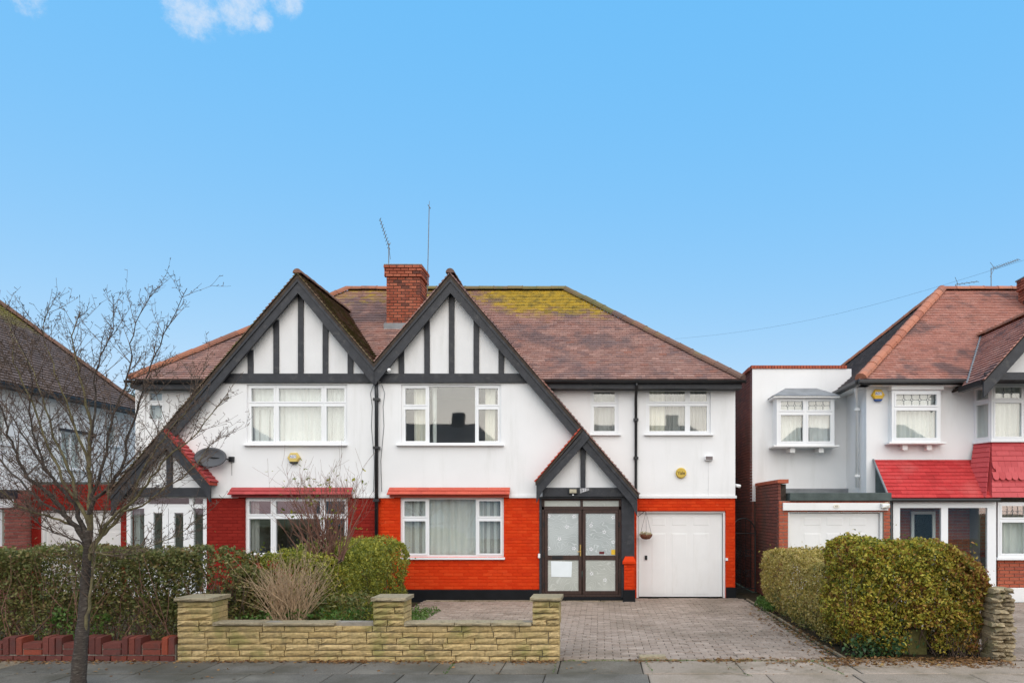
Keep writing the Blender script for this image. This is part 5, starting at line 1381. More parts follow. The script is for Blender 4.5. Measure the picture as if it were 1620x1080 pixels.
# ================================================================== FITTINGS ON THE HOUSES
# round alarm box
ya = -.021
ax, az = X0(1077), Z0(748)
t = thing('alarm_box', (ax, ya, az), 'round mustard yellow alarm box on the white wall above the garage', 'alarm box')
n = 28; m = MB()
def ring(r, y): return [(ax + r * math.cos(2 * math.pi * k / n), y, az + r * math.sin(2 * math.pi * k / n)) for k in range(n)]
vs = ring(.125, ya) + ring(.125, ya - .05) + ring(.105, ya - .07)
m.add(vs, [(k, (k + 1) % n, n + (k + 1) % n, n + k) for k in range(n)] + [(n + k, n + (k + 1) % n, 2 * n + (k + 1) % n, 2 * n + k) for k in range(n)] + [tuple(range(2 * n, 3 * n))])
m.build('case', MT['yale'], t)
text_mesh('Yale', .105, MT['ink'], 'lettering', t, facing(ax, ya - .072, az - .003))
def hex_alarm(px, py, y, r, label, case, base):
    x, z = PX(px, y), PZ(py, y)
    t = thing('alarm_box', (x, y, z), label, 'alarm box')
    m = MB(); pts = [(r * math.cos(math.pi * k / 3), r * .92 * math.sin(math.pi * k / 3)) for k in range(6)]
    vs = [(x + a, y, z + b) for a, b in pts] + [(x + a, y - .05, z + b) for a, b in pts] + [(x + a * .86, y - .075, z + b * .86) for a, b in pts]
    m.add(vs, [(k, (k + 1) % 6, 6 + (k + 1) % 6, 6 + k) for k in range(6)] + [(6 + k, 6 + (k + 1) % 6, 12 + (k + 1) % 6, 12 + k) for k in range(6)] + [tuple(range(12, 18))])
    m.build('case', MT[case], t)
    MB().prism([(x - r * .62, z - r * .62), (x - r * .45, z - r * .93), (x + r * .45, z - r * .93), (x + r * .62, z - r * .62)], y - .079, y - .003).build('lower_band', MT[base], t)
    MB().box(x - r * .48, x + r * .48, y - .08, y - .074, z - r * .06, z + r * .42).build('badge', MT['white_print'], t)
    text_mesh('ADT', r * .5, MT['blue_print'], 'lettering', t, facing(x, y - .082, z + r * .18), .001)
hex_alarm(466, 724, BY - .021, .145, 'faded yellow six sided alarm box under the upper window of the crimson semi', 'pale_yellow', 'ink')
hex_alarm(1388, 625, -.021, .155, 'bright yellow six sided alarm box with blue foot under the eaves of the porch house', 'yellow', 'blue_print')
# satellite dish
c = Vector((PX(333, BY - .25), BY - .25, PZ(723, BY - .25)))
t = thing('satellite_dish', (c.x + .34, BY, c.z - .1), 'dark grey oval satellite dish on the white wall beside the crimson window hood', 'satellite dish')
m = MB(); nn, rr = 32, 6
for i in range(rr + 1):
    for k in range(nn):
        a = 2 * math.pi * k / nn; q = i / rr
        m.v.append((.335 * q * math.cos(a), .06 * q * q - .06, .235 * q * math.sin(a)))
for i in range(rr):
    for k in range(nn): m.f.append((i * nn + k, i * nn + (k + 1) % nn, (i + 1) * nn + (k + 1) % nn, (i + 1) * nn + k))
Mr = Matrix.Translation(c) @ Matrix.Rotation(R(12), 4, 'Z') @ Matrix.Rotation(R(-14), 4, 'X') @ Matrix.Scale(-1, 4, (0, 1, 0))
o = m.build('reflector', MT['dish'], t, M=Mr, smooth=True); md = o.modifiers.new('thick', 'SOLIDIFY'); md.thickness = .012
MB().tube([c + Vector((0, .05, -.22)), c + Vector((-.02, -.18, -.27)), c + Vector((-.03, -.36, -.14))], .011, 6).build('arm', MT['black_plastic'], t)
MB().tube([c + Vector((-.03, -.33, -.16)), c + Vector((-.03, -.42, -.09))], .028, 8).build('receiver', MT['black_plastic'], t)
MB().tube([c + Vector((0, .03, 0)), c + Vector((.30, .12, -.03)), (c.x + .34, BY - .03, c.z - .04)], .018, 6).build('mount', MT['black_plastic'], t)
MB().box(c.x + .30, c.x + .42, BY - .06, BY - .021, c.z - .09, c.z + .03).build('wall_plate', MT['black_plastic'], t)
MB().tube([(c.x + .36, BY - .03, c.z - .09), (c.x + .36, BY - .026, c.z - .4)], .004, 5).build('cable', MT['black_plastic'], t)
# flood lamp over the garage wall
x, z = X0(1120.5), Z0(725)
t = thing('flood_lamp', (x, ya, z), 'small white box flood lamp high on the white wall beside the round alarm', 'lamp')
MB().box(x - .09, x + .09, ya - .09, ya - .0, z - .05, z + .055).build('case', MT['upvc'], t, bevel=.008)
MB().box(x - .075, x + .085, ya - .097, ya - .0905, z - .035, z + .045).build('front', MT['solar'], t)
MB().tube([(x, ya - .01, z - .05), (x + .0, ya - .006, z - .55), (x, ya - .006, ZW + .05)], .004, 5).build('cable', MT['gable_render'], t)
# cameras
def cctv(x, y, z, s, label):
    t = thing('security_camera', (x, y, z), label, 'camera')
    MB().tube([(x, y + .06, z + .02), (x, y, z + .02)], .03, 10).build('base', MT['upvc'], t)
    MB().tube([(x, y, z + .02), (x + s * .05, y - .04, z + .02)], .012, 6).build('arm', MT['upvc'], t)
    MB().tube([(x + s * .02, y - .02, z + .03), (x + s * .16, y - .12, z - .0)], .04, 12).build('body', MT['upvc'], t, smooth=True)
cctv(X0(1163) + .02, .12, Z0(769), .6, 'white security camera on the corner of the garage wall by the iron gate')
cctv(PX(612, BY - .1), BY - .10, PZ(587, BY - .1), .6, 'small white security camera at the foot of the gable over the valley downpipe')
# lamp and number plate over the front door
x, z, yb_ = XB(907), ZB(776.5), BY - .13
t = thing('porch_lamp', (x, yb_, z), 'small black framed bulkhead lamp on the dark beam above the brown doors', 'lamp')
MB().box(x - .11, x + .11, yb_ - .05, yb_ - .001, z - .075, z + .07).build('case', MT['black_plastic'], t, bevel=.02)
MB().box(x - .08, x + .08, yb_ - .062, yb_ - .0505, z - .05, z + .04).build('lens', MT['lamp_glass'], t, bevel=.01)
MB().tube([(x, yb_ - .03, z - .076), (x, yb_ - .03, z - .10)], .018, 8).build('sensor', MT['upvc'], t)
x, z = XB(925), ZB(776)
t = thing('number_plate', (x, yb_, z), 'ragged grey slate house number plate beside the lamp above the brown doors', 'number plate')
MB().prism([(x - .105, z + .055), (x + .105, z + .055), (x + .105, z + .005), (x - .01, z - .03), (x - .10, z - .06)], yb_ - .014, yb_ - .001).build('plate', MT['slate_plate'], t)
text_mesh('27', .10, MT['white_print'], 'numerals', t, facing(x, yb_ - .016, z + .012, 8), .001)
x, z, yb2_ = PX(1323, GY - .051), PZ(800.5, GY - .051), GY - .051
t = thing('number_plate', (x, yb2_, z), 'small oval number plate on the white board over the neighbouring garage door', 'number plate')
n = 20; m = MB()
m.add([(x + .07 * math.cos(2 * math.pi * k / n), yb2_ - .012 * j, z + .042 * math.sin(2 * math.pi * k / n)) for j in (0, 1) for k in range(n)], [(k, (k + 1) % n, n + (k + 1) % n, n + k) for k in range(n)] + [tuple(range(n, 2 * n))])
m.build('plate', MT['curtain_cream'], t)
text_mesh('63', .055, MT['ink'], 'numerals', t, facing(x, yb2_ - .014, z), .001)
x, z = PX(1400, GY - .06), PZ(798, GY - .06)
t = thing('flood_lamp', (x, GY - .05, z), 'white wall lamp at the end of the board over the neighbouring garage door', 'lamp')
MB().box(x - .09, x + .08, GY - .14, GY - .051, z - .07, z + .02).build('case', MT['upvc'], t, bevel=.012)
MB().add([(x - .1, GY - .15, z - .075), (x + .07, GY - .17, z - .03), (x + .07, GY - .06, z + .06), (x - .1, GY - .06, z + .03)], [(0, 1, 2, 3)]).build('visor', MT['lamp_glass'], t)
x, z = PX(1043 * 0 + 254, BY - .1), PZ(766, BY - .1)
t = thing('porch_lamp', (x, BY - .1, z), 'small white lamp on the king post of the white glazed porch', 'lamp')
MB().box(x - .05, x + .05, BY - .22, BY - .11, z - .02, z + .03).build('case', MT['upvc'], t, bevel=.01)
MB().tube([(x + .0, BY - .2, z - .02), (x, BY - .2, z - .06)], .03, 10).build('sensor', MT['metal'], t)
# hanging basket with its wall bracket
yk = -.17
hx_, hz_ = PX(1022, yk), PZ(846, yk)
t = thing('hanging_basket', (hx_, 0, hz_), 'brown hanging basket of pale flowers on a bracket in front of the garage door', 'hanging basket')
m = MB(); m.lathe([(.02, -.10), (.09, -.085), (.14, -.03), (.155, .02), (.15, .025), (.13, .0)], (hx_, yk, hz_), 18)
m.build('bowl', M_plain('coir', (0.17, 0.075, 0.045), .95, .3, 30, .6, 60), t, smooth=True)
br = (X0(1009), .03, Z0(817)); tip = Vector((hx_, yk, PZ(809, yk)))
m = MB(); m.tube([(X0(1010), -.0, PZ(808, 0) - .0), tip], .007, 6); m.tube([br, tip.lerp(Vector((X0(1010), 0, PZ(808, 0))), .25)], .006, 6)
m.build('bracket', MT['iron'], t)
for k in range(3):
    a = 2 * math.pi * k / 3 + .5
    MB().tube([tip, (hx_ + .15 * math.cos(a), yk + .15 * math.sin(a), hz_ + .02)], .004, 5).build('chain', MT['metal'], t)

def leaf_mesh(name, pts, size, mat, parent, up=0.3, jitter=.4, aspect=.55, flat=None, normals=None):
    pts = np.asarray(pts, float); n = len(pts)
    d = rng.normal(size=(n, 3)); d[:, 2] += up
    if flat is not None: d[:, 2] *= flat
    d /= np.linalg.norm(d, axis=1, keepdims=True)
    e = rng.normal(size=(n, 3))
    if flat is not None: e[:, 2] *= flat
    e -= d * (e * d).sum(1, keepdims=True); e /= np.linalg.norm(e, axis=1, keepdims=True) + 1e-9
    s = size * (1 + rng.uniform(-jitter * 1.4, jitter * 1.2, (n, 1)))
    nn_ = np.cross(d, e)
    V = np.empty((n, 4, 3))
    V[:, 0] = pts - d * s * .5
    V[:, 1] = pts + e * s * aspect * .5 - d * s * .06 + nn_ * s * .10
    V[:, 2] = pts + d * s * .5
    V[:, 3] = pts - e * s * aspect * .5 - d * s * .06 + nn_ * s * .10
    me = bpy.data.meshes.new(name)
    me.vertices.add(n * 4); me.vertices.foreach_set('co', V.ravel())
    me.loops.add(n * 4); me.loops.foreach_set('vertex_index', np.arange(n * 4))
    me.polygons.add(n); me.polygons.foreach_set('loop_start', np.arange(n) * 4); me.polygons.foreach_set('loop_total', np.full(n, 4))
    me.materials.append(mat); me.update(); me.validate()
    o = bpy.data.objects.new(name, me); COL.objects.link(o); attach(o, parent, (0, 0, 0))
    o['kind'] = 'stuff'
    return o
pts = np.array([(hx_, yk, hz_ + .03)]) + rng.normal(size=(160, 3)) * np.array([.075, .075, .022])
leaf_mesh('flowers', pts, .045, M_leaf('pale_petals', [(0, (.10, .14, .04)), (.35, (.5, .46, .25)), (1, (.62, .58, .42))]), t)

# aerials
def yagi(base, top, boom_a, boom_b, n, w, label, extra=None):
    t = thing('tv_aerial', base, label, 'aerial')
    MB().tube([base, top], .013, 6).build('mast', MT['metal'], t)
    a, b = Vector(boom_a), Vector(boom_b)
    MB().tube([a, b], .010, 5).build('boom', MT['metal'], t)
    d = (b - a).normalized(); side = d.cross(Vector((0, 1, 0))).normalized() * .55 + Vector((.0, .8, 0))
    side = side.normalized()
    for k in range(n):
        c = a.lerp(b, .12 + .86 * k / (n - 1)); h = w * (1 - .35 * k / n)
        MB().tube([c - side * h, c + side * h], .006, 5).build('element', MT['metal'], t)
    if extra:
        for q in (-1, 1):
            MB().tube([a + d * .1, a + d * .02 + side * .0 + Vector((.05 * 0, 0, q * .22)) + d * -.05], .007, 5).build('reflector', MT['metal'], t)
    return t
d_ = CY + .3 + CAMD
b0 = Vector((PX(615, CY + .3), CY + .3, cz1 + .03))
yagi(b0, P(615, 385, d_), P(616, 394, d_) + Vector((0, .05, 0)), P(604, 350, d_) + Vector((0, -.15, 0)), 9, .13, 'ladder shaped TV aerial tilted on top of the brick chimney', True)
d2 = CY + .55 + CAMD
p0, p1 = P(676, 432, d2), P(679.5, 318, d2)
t = thing('whip_aerial', p0, 'tall thin whip aerial standing beside the brick chimney', 'aerial')
pm = P(679, 328, d2)
MB().tube([p0 - Vector((0, 0, .5)), pm], .013, 6).build('mast', MT['metal'], t); MB().tube([pm, p1], .006, 5).build('tip', MT['metal'], t)
MB().tube([P(677, 324, d2), P(681, 330, d2)], .012, 5).build('clamp', MT['metal'], t)
dr = RIDGE_Y + CAMD + .6
yagi(P(1512, 466, dr), P(1512, 450, dr), P(1512, 450, dr), P(1559, 438, dr) + Vector((0, .4, 0)), 5, .10, 'low TV aerial behind the ridge of the porch house', True)
yagi(P(1568, 466, dr), P(1568, 424, dr), P(1568, 426, dr), P(1609, 412, dr) + Vector((0, -.1, 0)), 12, .12, 'taller TV aerial on a mast behind the ridge, next to the right chimney', True)
wp = []
for k in range(15):
    q = k / 14; a, b = P(1068, 536, 24.0), P(1660, 399, 14.5)
    w_ = a.lerp(b, q); w_.z -= .35 * math.sin(math.pi * q); wp.append(w_)
tag(MB().tube(wp, .0022, 5).build('telephone_wire', MT['black_plastic']), 'thin overhead telephone wire crossing the sky to the roofs', 'wire')

# small painted pillar beside the porch
x0, x1, yp0, yp1 = PX(987, -.62), PX(1004, -.62), -.62, -.38
t = thing('porch_pillar', ((x0 + x1) / 2, -.5, 0), 'short orange red painted brick pillar between front doors and garage', 'pillar')
MB().box(x0 + .006, x1 - .006, yp0 + .006, yp1, .27, PZ(892, yp0)).build('core', MT['red_paint'], t)
MB().box(x0 - .02, x1 + .015, yp0 - .02, yp1 - .001, -.05, .27).build('base', MT['plinth'], t, bevel=.008)
MB().box(x0 - .03, x1 + .03, yp0 - .04, yp1 - .002, PZ(892, yp0), PZ(887, yp0)).build('cap', MT['red_paint'], t, bevel=.012)
m = MB(); zc_ = PZ(887, yp0); zt_ = PZ(880, yp0)
m.add([(x0 - .02, yp0 - .03, zc_), (x1 + .02, yp0 - .03, zc_), (x1 + .02, yp1, zc_), (x0 - .02, yp1, zc_), (x0 + .03, yp0 + .03, zt_), (x1 - .02, yp0 + .03, zt_), (x1 - .02, yp1, zt_), (x0 + .03, yp1, zt_)], [(0, 1, 5, 4), (1, 2, 6, 5), (3, 0, 4, 7), (4, 5, 6, 7)])
m.build('cap_top', MT['red_paint'], t)
bp = Pieces('brick', t, [brick_red])
for (u0, u1, z0, z1) in brick_courses([(x0, x1, .275, PZ(892, yp0) - .003)], [], .24): bp.add(((u0 + u1) / 2, yp0 + .006, (z0 + z1) / 2), (u1 - u0, .02, z1 - z0))
bp.finish()

# wrought iron gate in the side passage
gy = .75
gx0_, gx1_ = 3.2, 3.86
t = thing('iron_gate', ((gx0_ + gx1_) / 2, gy, 0), 'black wrought iron arched gate closing the side passage', 'gate')
m = MB(); m.tube([(gx0_ + .03, gy, .05), (gx0_ + .03, gy, 1.55)], .018, 6); m.tube([(gx1_ - .03, gy, .05), (gx1_ - .03, gy, 1.55)], .018, 6)
m.tube([(gx0_ + .03, gy, .15), (gx1_ - .03, gy, .15)], .014, 6); m.tube([(gx0_ + .03, gy, 1.5), (gx1_ - .03, gy, 1.5)], .014, 6)
cxg, rg = (gx0_ + gx1_) / 2, (gx1_ - gx0_) / 2 - .03
m.tube([(cxg + rg * math.cos(math.pi - math.pi * k / 14), gy, 1.5 + rg * 1.25 * math.sin(math.pi * k / 14)) for k in range(15)], .016, 6)
m.build('gate_frame', MT['iron'], t)
for k in range(1, 5):
    xx = gx0_ + .03 + (gx1_ - gx0_ - .06) * k / 5
    zt_ = 1.5 + 1.25 * math.sqrt(max(0, rg * rg - (xx - cxg) ** 2))
    MB().tube([(xx, gy, .15), (xx, gy, zt_)], .008, 5).build('bar', MT['iron'], t)
for k in range(4):
    for s in (-1, 1):
        zc_ = .5 + (k // 2) * .5; xx = cxg + s * .14 * (1 if k % 2 else .55)
        MB().tube([(xx + s * (.11 - .085 * q / 16) * math.cos(q * .55), gy - .01, zc_ + (.11 - .085 * q / 16) * math.sin(q * .55)) for q in range(17)], .006, 5).build('scroll', MT['iron'], t)

# ================================================================== GARDEN WALLS
WY = -6.62
gwall = thing('garden_wall', (-3.2, WY + .1, 0), 'low buff sandstone garden wall with three pillars along the pavement', 'garden wall')
stones = [proto_stone('stone_block', MT['sandstone'], k) for k in range(7)]
cops = [proto_stone('coping_stone', MT['coping'], 50 + k, .06) for k in range(4)]
X6 = lambda px: PX(px, WY)
p_l, p_m, p_r = (X6(280), X6(336)), (X6(590), X6(639)), (X6(842), X6(885.5))
mo = MB(); mo.box(p_l[0] + .03, p_r[1] - .03, WY + .045, WY + .19, -.15, .53)
for a, b in (p_l, p_m, p_r): mo.box(a + .035, b - .035, WY + .036, WY + .38, -.15, .85)
mo.build('mortar_core', MT['mortar'], gwall)
sp = Pieces('stone_block', gwall, stones, 300)
HC = .084
def wall_course(x0, x1, r, y0, dep, opts):
    x = x0
    while x < x1 - .02:
        w = random.choice(opts)
        if x1 - (x + w) < .12: w = x1 - x
        h = HC - .012 + random.uniform(-.006, .006)
        sp.add((x + w / 2, y0 + dep / 2 + random.uniform(-.008, .006), r * HC + HC / 2 - .02 + random.uniform(-.003, .003)), (w - .010, dep, h), (0, 0, random.uniform(-.008, .008)))
        x += w
for r in range(-1, 6): wall_course(p_l[0], p_r[1], r, WY, .20, [.3, .42, .42, .46, .38, .2])
for (a, b) in (p_l, p_m, p_r):
    for r in range(6, 10): wall_course(a, b, r, WY - .012, .41, [.24, .46, .46] if r % 2 else [.2, .3, .46])
sp.finish()
cs = Pieces('coping_stone', gwall, cops)
def coping(x0, x1, z, wopt=(.5, .62, .7)):
    x = x0
    while x < x1 - .02:
        w = random.choice(wopt)
        if x1 - (x + w) < .3: w = x1 - x
        cs.add((x + w / 2, WY + .095, z + .026 + random.uniform(-.004, .004)), (w - .012, .26, .042), (0, random.uniform(-.008, .008), random.uniform(-.01, .01))); x += w
zt = 6 * HC - .018
coping(p_l[1] + .01, X6(530), zt); coping(p_m[1] + .005, p_r[0] - .005, zt)
for (a, b) in (p_l, p_m, p_r): cs.add(((a + b) / 2, WY + .19, 10 * HC - .018 + .03), (b - a + .05, .47, .05), (0, random.uniform(-.01, .01), random.uniform(-.02, .02)))
cs.finish()
# low soldier-course brick edging wall
bwall = thing('brick_edging_wall', (-7.5, WY + .1, 0), 'low brown red brick edging wall with upright bricks below the leafy hedge', 'garden wall')
gbm = proto_brick('brick', MT['garden_brick'], .03, .05)
MB().box(-11.5, X6(276), WY + .02, WY + .2, -.15, .22).build('mortar_core', MT['mortar'], bwall)
bp = Pieces('brick', bwall, [gbm])
x = -11.5
while x < X6(276) - .1:
    w = min(.225, X6(276) - x); bp.add((x + w / 2, WY + .09, .03), (w - .008, .2, .088), (0, 0, random.uniform(-.008, .008))); x += .225
x = X6(276); first = True
k = 0
while x > -11.3:
    if k % 2 == 0:
        for j in range(2 if k == 0 else 3):
            bp.add((x - .045, WY + .1 + random.uniform(-.006, .006), .08 + .125 + random.uniform(-.006, .004)), (.082, .2, .25), (0, random.uniform(-.015, .015), random.uniform(-.02, .02))); x -= .092
    else:
        for j in range(2): bp.add((x - .135, WY + .1 + random.uniform(-.006, .006), .122 + j * .086), (.262, .2, .079), (0, 0, random.uniform(-.012, .012)))
        x -= .274
    k += 1
bp.finish()
# dry stone pier by the hedge
t = thing('stone_pier', (PX(1588, -6.45), -6.45, 0), 'rough stacked rubble stone pier at the end of the golden hedge', 'pier')
rub = [proto_stone('stone', MT['rubble'], 90 + k, .2) for k in range(6)]
rp = Pieces('stone', t, rub)
z = -.02
xa, xb = PX(1574, -6.6), PX(1606, -6.6)
while z < .93:
    h = random.uniform(.045, .075)
    n = random.choice([1, 2, 2]); cut = random.uniform(.35, .65)
    for (a, b) in ([(0, 1)] if n == 1 else [(0, cut), (cut, 1)]):
        u0, u1 = xa + (xb - xa) * a + random.uniform(-.02, .015), xa + (xb - xa) * b + random.uniform(-.015, .03)
        rp.add(((u0 + u1) / 2, -6.42 + random.uniform(-.03, .02), z + h / 2), (u1 - u0, .36, h * 1.02), (random.uniform(-.05, .05), random.uniform(-.06, .06), random.uniform(-.15, .15)))
    z += h
rp.finish()
MB().box(xa + .05, xb - .05, -6.5, -6.3, -.1, .85).build('rubble_core', MT['dark_mortar'], t)
# timber edging beside the planting
t = MB().box(0, 1.5, -.03, .03, 0, .14).build('timber_edging', M_plain('weathered_timber', (.12, .10, .075), .9, .3, 8, .5, 30), M=Matrix.Translation((-4.02, -6.2, -.01)) @ Matrix.Rotation(R(100), 4, 'Z'), bevel=.01)
tag(t, 'short weathered timber edging board behind the garden wall beside the paving', 'edging')
# small offcut of stone on the driveway edge
t = piece('loose_stone', cops[1], None, (PX(1032, -6.45), -6.45, .012), (.37, .14, .06), (0, 0, .03)); tag(t, 'loose flat buff stone lying on the driveway edge at the pavement', 'stone')

# ================================================================== PLANTS
def shell(n, x0, x1, y0, y1, z0, z1, depth, lump=.06, faces='fltr', seed=0, rnd=.18):
    """points near the faces of a box (f front, b back, l left, r right, t top), thinning inwards, with a lumpy outline"""
    w = {'f': (x1 - x0) * (z1 - z0), 'b': (x1 - x0) * (z1 - z0), 'l': (y1 - y0) * (z1 - z0), 'r': (y1 - y0) * (z1 - z0), 't': (x1 - x0) * (y1 - y0)}
    fs_ = list(faces); pr_ = np.array([w[f] for f in fs_]); pr_ /= pr_.sum()
    which = rng.choice(len(fs_), n, p=pr_)
    u, v = rng.random(n), rng.random(n)
    dd = rng.exponential(depth, n)
    p = np.zeros((n, 3))
    for i, f in enumerate(fs_):
        k = which == i
        X = x0 + (x1 - x0) * u[k]; Y = y0 + (y1 - y0) * u[k]; Z = z0 + (z1 - z0) * v[k]; D = np.minimum(dd[k], .45 * min(x1 - x0, y1 - y0))
        if f == 'f': p[k] = np.c_[X, y0 + D, Z]
        if f == 'b': p[k] = np.c_[X, y1 - D, Z]
        if f == 'l': p[k] = np.c_[x0 + D, Y, Z]
        if f == 'r': p[k] = np.c_[x1 - D, Y, Z]
        if f == 't': p[k] = np.c_[X, y0 + (y1 - y0) * v[k], z1 - dd[k]]
    c = np.array([(x0 + x1) / 2, (y0 + y1) / 2, (z0 + z1) / 2]); h = np.array([(x1 - x0) / 2, (y1 - y0) / 2, (z1 - z0) / 2])
    q = np.abs(p - c) - (h - rnd); q[:, 2] = np.where(p[:, 2] < c[2], -1, q[:, 2])   # round the vertical and top edges
    qq = np.maximum(q, 0); ln = np.linalg.norm(qq, axis=1)
    over = np.maximum(ln - rnd, 0)
    p -= np.sign(p - c) * qq / np.maximum(ln, 1e-6)[:, None] * over[:, None]
    s = seed
    lumpv = np.sin(p[:, 0] * 5.1 + s) * np.sin(p[:, 2] * 6.3 + s * 2) + .7 * np.sin(p[:, 1] * 4.3 + p[:, 0] * 3 + s) + .5 * np.sin(p[:, 0] * 13 + p[:, 1] * 11 + p[:, 2] * 12)
    nrm = (p - c) / h; nrm /= np.linalg.norm(nrm, axis=1, keepdims=True) + 1e-9
    fine = np.sin(p[:, 0] * 31 + 2 * np.sin(p[:, 2] * 9)) * np.sin(p[:, 2] * 27 + s) + np.sin(p[:, 1] * 29 + 2 * np.sin(p[:, 0] * 8)) * np.sin(p[:, 2] * 33 + 1)
    q = p + nrm * (lumpv * lump + fine * .022)[:, None] + rng.normal(size=(n, 3)) * .014
    stray = rng.random(n) < .012                      # a few shoots stand proud of the clipped face
    q[stray] += nrm[stray] * rng.exponential(.06, (int(stray.sum()), 1)) + np.array([0, 0, .02])
    return q[(fine + rng.normal(size=n) * .5 > -.95) | (dd > depth * 1.6)]

def stems(name, n, x0, x1, y0, y1, z0, z1, mat, parent, r=.008, lean=.35, seed=1):
    rd = random.Random(seed); m = MB()
    for _ in range(n):
        p = Vector((rd.uniform(x0, x1), rd.uniform(y0, y1), z0)); pts_ = [p.copy()]; d = Vector((rd.uniform(-lean, lean), rd.uniform(-lean, lean), 1))
        k = 4; L = (z1 - z0) * rd.uniform(.7, 1.02) / k
        for _ in range(k):
            d = (d + Vector((rd.uniform(-.35, .35), rd.uniform(-.35, .35), 0))); p = p + d.normalized() * L; pts_.append(p.copy())
            p.x = min(max(p.x, x0), x1); p.y = min(max(p.y, y0), y1)
        m.tube(pts_, [r * (1 - .16 * j) for j in range(k + 1)], 4, cap=False)
    o = m.build(name, mat, parent); o['kind'] = 'stuff'
    return o

# golden hedge: long low run along the driveway and a taller front block
t = thing('clipped_hedge', (3.9, -3.4, 0), 'long low golden clipped hedge running back along the driveway', 'hedge')
p = np.concatenate([shell(30000, 3.42, 4.45, -5.7, -1.25, .06, 1.27, .07, .055, 'ltf', 1, rnd=.3), shell(3500, 3.44, 4.45, -5.7, -1.25, .06, 1.27, .07, .035, 'r', 1), shell(5000, 3.55, 4.35, -5.6, -1.4, .05, 1.2, .4, .03, 'lt', 3)])
tp_ = np.clip(1 - p[:, 2] / .5, 0, 1); p[:, 0] += tp_ * .14 * (p[:, 0] < 3.9); p[:, 2] += np.clip(p[:, 2], 0, 1) * .04 * np.sin(p[:, 1] * 1.6)
kk_ = (p[:, 2] < .4) & (rng.random(len(p)) < .4)
leaf_mesh('leaves', p[~kk_], .046, MT['leaf_gold_pale'], t)
lw_ = shell(2600, 3.52, 4.3, -5.7, -1.6, .02, .55, .06, .05, 'l', 15); leaf_mesh('lower_leaves', lw_, .05, MT['leaf_green'], t)
stems('stems', 130, 3.6, 4.3, -5.6, -1.4, 0, 1.15, MT['twig'], t)
low_ = shell(700, 3.36, 3.7, -2.3, -1.2, 0, .2, .05, .03, 'flt', 9); leaf_mesh('weeds', low_, .06, MT['leaf_bright'], t)
t = thing('clipped_hedge', (4.5, -6.0, 0), 'tall rounded end of the hedge at the pavement with rust brown and yellow leaves', 'hedge')
p = np.concatenate([shell(48000, 3.46, 5.58, -6.45, -5.3, .08, 1.60, .06, .06, 'fltr', 2, rnd=.40), shell(9000, 3.7, 5.4, -6.3, -5.5, .05, 1.42, .35, .03, 'flt', 4, rnd=.4), rng.uniform((3.75, -6.2, .1), (5.35, -5.55, 1.3), (9000, 3))])
p[:, 2] += np.clip(p[:, 2] / 1.5, 0, 1) * (.05 * np.sin(p[:, 0] * 2.3 - 1.2) - .07 * np.clip((p[:, 0] - 4.9) / .6, 0, 1))
tp_ = np.clip(1 - p[:, 2] / .5, 0, 1); p[:, 1] += tp_ * .10 * (p[:, 1] < -5.9); p[:, 0] += tp_ * .12 * np.sign(4.5 - p[:, 0])
k = (p[:, 2] < .45) & (rng.random(len(p)) < .35)
k |= (p[:, 0] > 4.38) & (p[:, 0] < 4.75) & (p[:, 2] < .42) & (p[:, 1] < -6.0)
leaf_mesh('leaves', p[~k], .049, MT['leaf_gold'], t)
stems('stems', 150, 3.65, 5.45, -6.3, -5.5, 0, 1.4, MT['twig'], t, .008)
stems('dead_stems', 60, 5.0, 5.5, -6.42, -6.2, 0, .5, MT['twig'], t, .004, .8)
g = np.concatenate([rng.normal((c_, -6.36, .16), (.13, .06, .10), (170, 3)) for c_ in (3.72, 3.95, 4.2)]); g[:, 2] = np.abs(g[:, 2]); leaf_mesh('weeds', g, .06, M_leaf('dark_bramble_leaf', [(0, (.02, .05, .02)), (.5, (.04, .10, .04)), (.8, (.10, .15, .04)), (1, (.25, .24, .06))]), t)
# a mossy stone stands in the gap at the foot of the hedge
t = piece('boundary_stone', proto_stone('boundary_stone', M_plain('mossy_stone', (.13, .12, .045), .95, .4, 9, .6, 40, .1, stain=((.07, .065, .03), 6, (1, 1, 1), .8)), 5, .1), None, (4.58, -6.08, .16), (.34, .12, .36)); tag(t, 'mossy upright stone half hidden in the foot of the tall hedge', 'stone')
# leafy hedge behind the brick edging
t = thing('leafy_hedge', (-8, -6, 0), 'loose dark green hedge behind the brown brick edging wall', 'hedge')
p = np.concatenate([shell(42000, -10.6, -6.0, -6.3, -5.5, .14, 1.53, .12, .05, 'ftr', 6), shell(14000, -10.6, -6.0, -6.2, -5.55, .1, 1.45, .3, .03, 'ft', 7), rng.uniform((-10, -6.15, .5), (-6.05, -5.55, 1.4), (9000, 3))])
kp = np.sin(p[:, 0] * 3.1 + 1) * np.sin(p[:, 2] * 5 + p[:, 0]) + rng.normal(size=len(p)) * .5 > -.8
kp &= ~((p[:, 2] < .45) & (rng.random(len(p)) < .45))
leaf_mesh('leaves', p[kp], .046, MT['leaf_green'], t)
stems('stems', 300, -10.5, -5.8, -6.3, -5.6, 0, 1.56, MT['twig_red'], t, .006, .5)
g = np.concatenate([shell(500, -7.9, -7.0, -6.4, -6.15, .12, .62, .06, .06, 'ft', 8), shell(420, -9.5, -8.6, -6.4, -6.15, .12, .5, .06, .06, 'ft', 3)]); leaf_mesh('young_leaves', g, .05, MT['leaf_bright'], t)
t = thing('leafy_hedge', (-6.1, -5.9, 0), 'pale mixed shrub between the dark hedge and the sandstone pillar', 'shrub')
